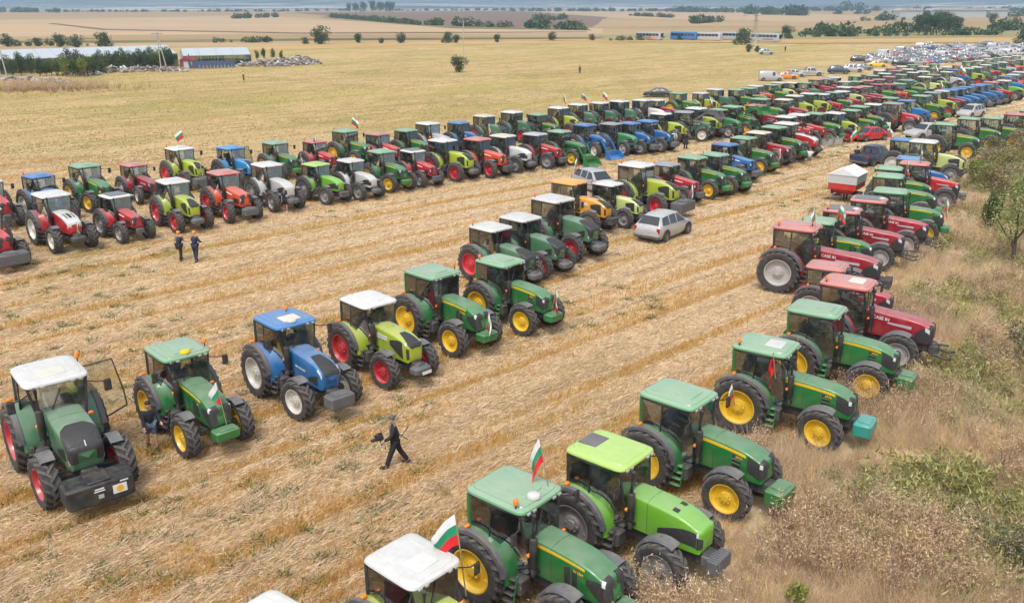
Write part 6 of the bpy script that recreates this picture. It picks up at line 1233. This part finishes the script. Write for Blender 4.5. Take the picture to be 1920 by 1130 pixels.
# the unmown verge on the right: dry grass, brown stalks with seed heads, olive weeds
def proto(kind, seed):
    r = np.random.default_rng(seed)
    if kind == 'grass':
        m_ = 34; a = r.uniform(0, 6.28, m_)*.35+r.uniform(0, 6.28); el2 = r.uniform(.45, 1.4, m_); P = np.c_[r.normal(size=m_)*.10, r.normal(size=m_)*.10, np.zeros(m_)]; D = np.c_[np.cos(el2)*np.cos(a), np.cos(el2)*np.sin(a), np.sin(el2)]
        c0 = np.array([(.78, .62, .41), (.68, .53, .34), (.86, .72, .50), (.58, .45, .29)])[r.integers(0, 4, m_)]; return blades(P, D, r.uniform(.30, .95, m_), np.full(m_, .015), c0*r.uniform(.75, 1.2, m_)[:, None], seed)
    if kind == 'stalk':
        m_ = 9; a = r.uniform(0, 6.28, m_); el2 = r.uniform(1.05, 1.5, m_); P = np.c_[r.normal(size=m_)*.06, r.normal(size=m_)*.06, np.zeros(m_)]; D = np.c_[np.cos(el2)*np.cos(a), np.cos(el2)*np.sin(a), np.sin(el2)]; ln = r.uniform(.6, 1.25, m_)
        c0 = np.array([(.34, .23, .15), (.42, .29, .19)])[r.integers(0, 2, m_)]; V, F, C = blades(P, D, ln, np.full(m_, .022), c0, seed)
        k = 80; w = r.integers(0, m_, k); f = r.uniform(.45, 1.05, k); f = .35+.65*np.round(f*4)/4*.9; Q = P[w]+D[w]*(ln[w]*f)[:, None]+r.normal(size=(k, 3))*.05; a2 = r.uniform(0, 6.28, k); e2 = r.uniform(-.3, 1.4, k); D2 = np.c_[np.cos(e2)*np.cos(a2), np.cos(e2)*np.sin(a2), np.sin(e2)]
        c1 = np.array([(.72, .55, .37), (.62, .46, .30), (.80, .64, .42), (.52, .39, .26)])[r.integers(0, 4, k)]; V2, F2, C2 = blades(Q, D2, r.uniform(.04, .10, k), r.uniform(.016, .034, k), c1, seed+1)
        return np.concatenate([V, V2]), np.concatenate([F, F2+len(V)]), np.concatenate([C, C2])
    m_ = 60; a = r.uniform(0, 6.28, m_); el2 = r.uniform(.1, 1.3, m_); P = np.c_[r.normal(size=m_)*.16, r.normal(size=m_)*.16, r.uniform(0, .5, m_)]; D = np.c_[np.cos(el2)*np.cos(a), np.cos(el2)*np.sin(a), np.sin(el2)]
    c0 = np.array([(.28, .29, .10), (.36, .35, .13), (.20, .23, .08), (.42, .36, .17)])[r.integers(0, 4, m_)]; return blades(P, D, r.uniform(.08, .22, m_), r.uniform(.03, .06, m_), c0*r.uniform(.7, 1.3, m_)[:, None], seed)
def scatter(name, kind, xs, ys, sc, seed, mt):
    r = np.random.default_rng(seed); pr_ = [proto(kind, seed+q) for q in range(6)]; VV, FF, CC = [], [], []; o = 0
    for x0, y0, s0 in zip(xs, ys, sc):
        V, F, C = pr_[int(r.integers(6))]; a = r.uniform(0, 6.28); c_, s1 = math.cos(a), math.sin(a); W = np.empty_like(V); W[:, 0] = (V[:, 0]*c_-V[:, 1]*s1)*s0+x0; W[:, 1] = (V[:, 0]*s1+V[:, 1]*c_)*s0+y0; W[:, 2] = V[:, 2]*s0
        VV.append(W); FF.append(F+o); CC.append(C*r.uniform(.7, 1.3)*np.array([1, r.uniform(.92, 1.06), r.uniform(.8, 1.15)])); o += len(V)
    tag(link(name, np_mesh(name, np.concatenate(VV), np.concatenate(FF), np.concatenate(CC), mt)), kind='stuff')
TB = np.array([(t['T'].location.x, t['T'].location.y, t['a'], t['sc']) for t in TRACTORS])
def blocked(x, y):
    """tall weeds keep clear of the tractors' bodies"""
    out = np.zeros(len(x), bool)
    for tx, ty, a, s in TB:
        dx, dy = x-tx, y-ty; u = (dx*math.cos(a)+dy*math.sin(a))/s; v = (-dx*math.sin(a)+dy*math.cos(a))/s; out |= (u > -1.5) & (u < 3.2) & (np.abs(v) < 1.0)
    return out
def verge_pts(n, seed, ymax=95):
    r = np.random.default_rng(seed); y = np.exp(r.uniform(math.log(14.5), math.log(ymax), n)); x = r.uniform(.0, .80, n)*y+.5; k = in_poly(x+np.abs(r.normal(size=n))*.7, y, weed_poly)
    k &= ~blocked(x, y); return x[k], y[k], r
x, y, r = verge_pts(42000, 31); pat = np.sin(x*.7+y*.35)+np.sin(y*.9-x*.4+1)
scatter('dry_grass', 'grass', x, y, r.uniform(.6, 1.25, len(x))*(.75+.25*np.clip(pat, -1, 1)), 100, 'straw_fibre')
x, y, r = verge_pts(15000, 32); k = np.sin(x*.62+y*.41)+np.sin(y*.83-x*.37+1)+r.normal(size=len(x))*.45 > .7
scatter('dry_stalks', 'stalk', x[k], y[k], r.uniform(.5, 1.3, k.sum()), 200, 'straw_fibre')
x, y, r = verge_pts(9000, 33); k = np.sin(x*.5-y*.3+2)+np.sin(y*.55+x*.2)+np.clip((x-8-.25*y)*.12, -1, .8)+r.normal(size=len(x))*.4 > .5
scatter('olive_weeds', 'leafy', x[k], y[k], r.uniform(.6, 1.4, k.sum()), 300, 'leaf')
# weedy mound by the scrap on the far left
r = np.random.default_rng(77); A = G(65, 168); x = A.x+r.normal(size=500)*7; y = A.y+r.normal(size=500)*3.5
scatter('mound_weeds', 'stalk', x, y, r.uniform(1.0, 1.8, 500), 400, 'straw_fibre')
if 'scratch' in CACHE: bpy.data.scenes.remove(CACHE['scratch'])
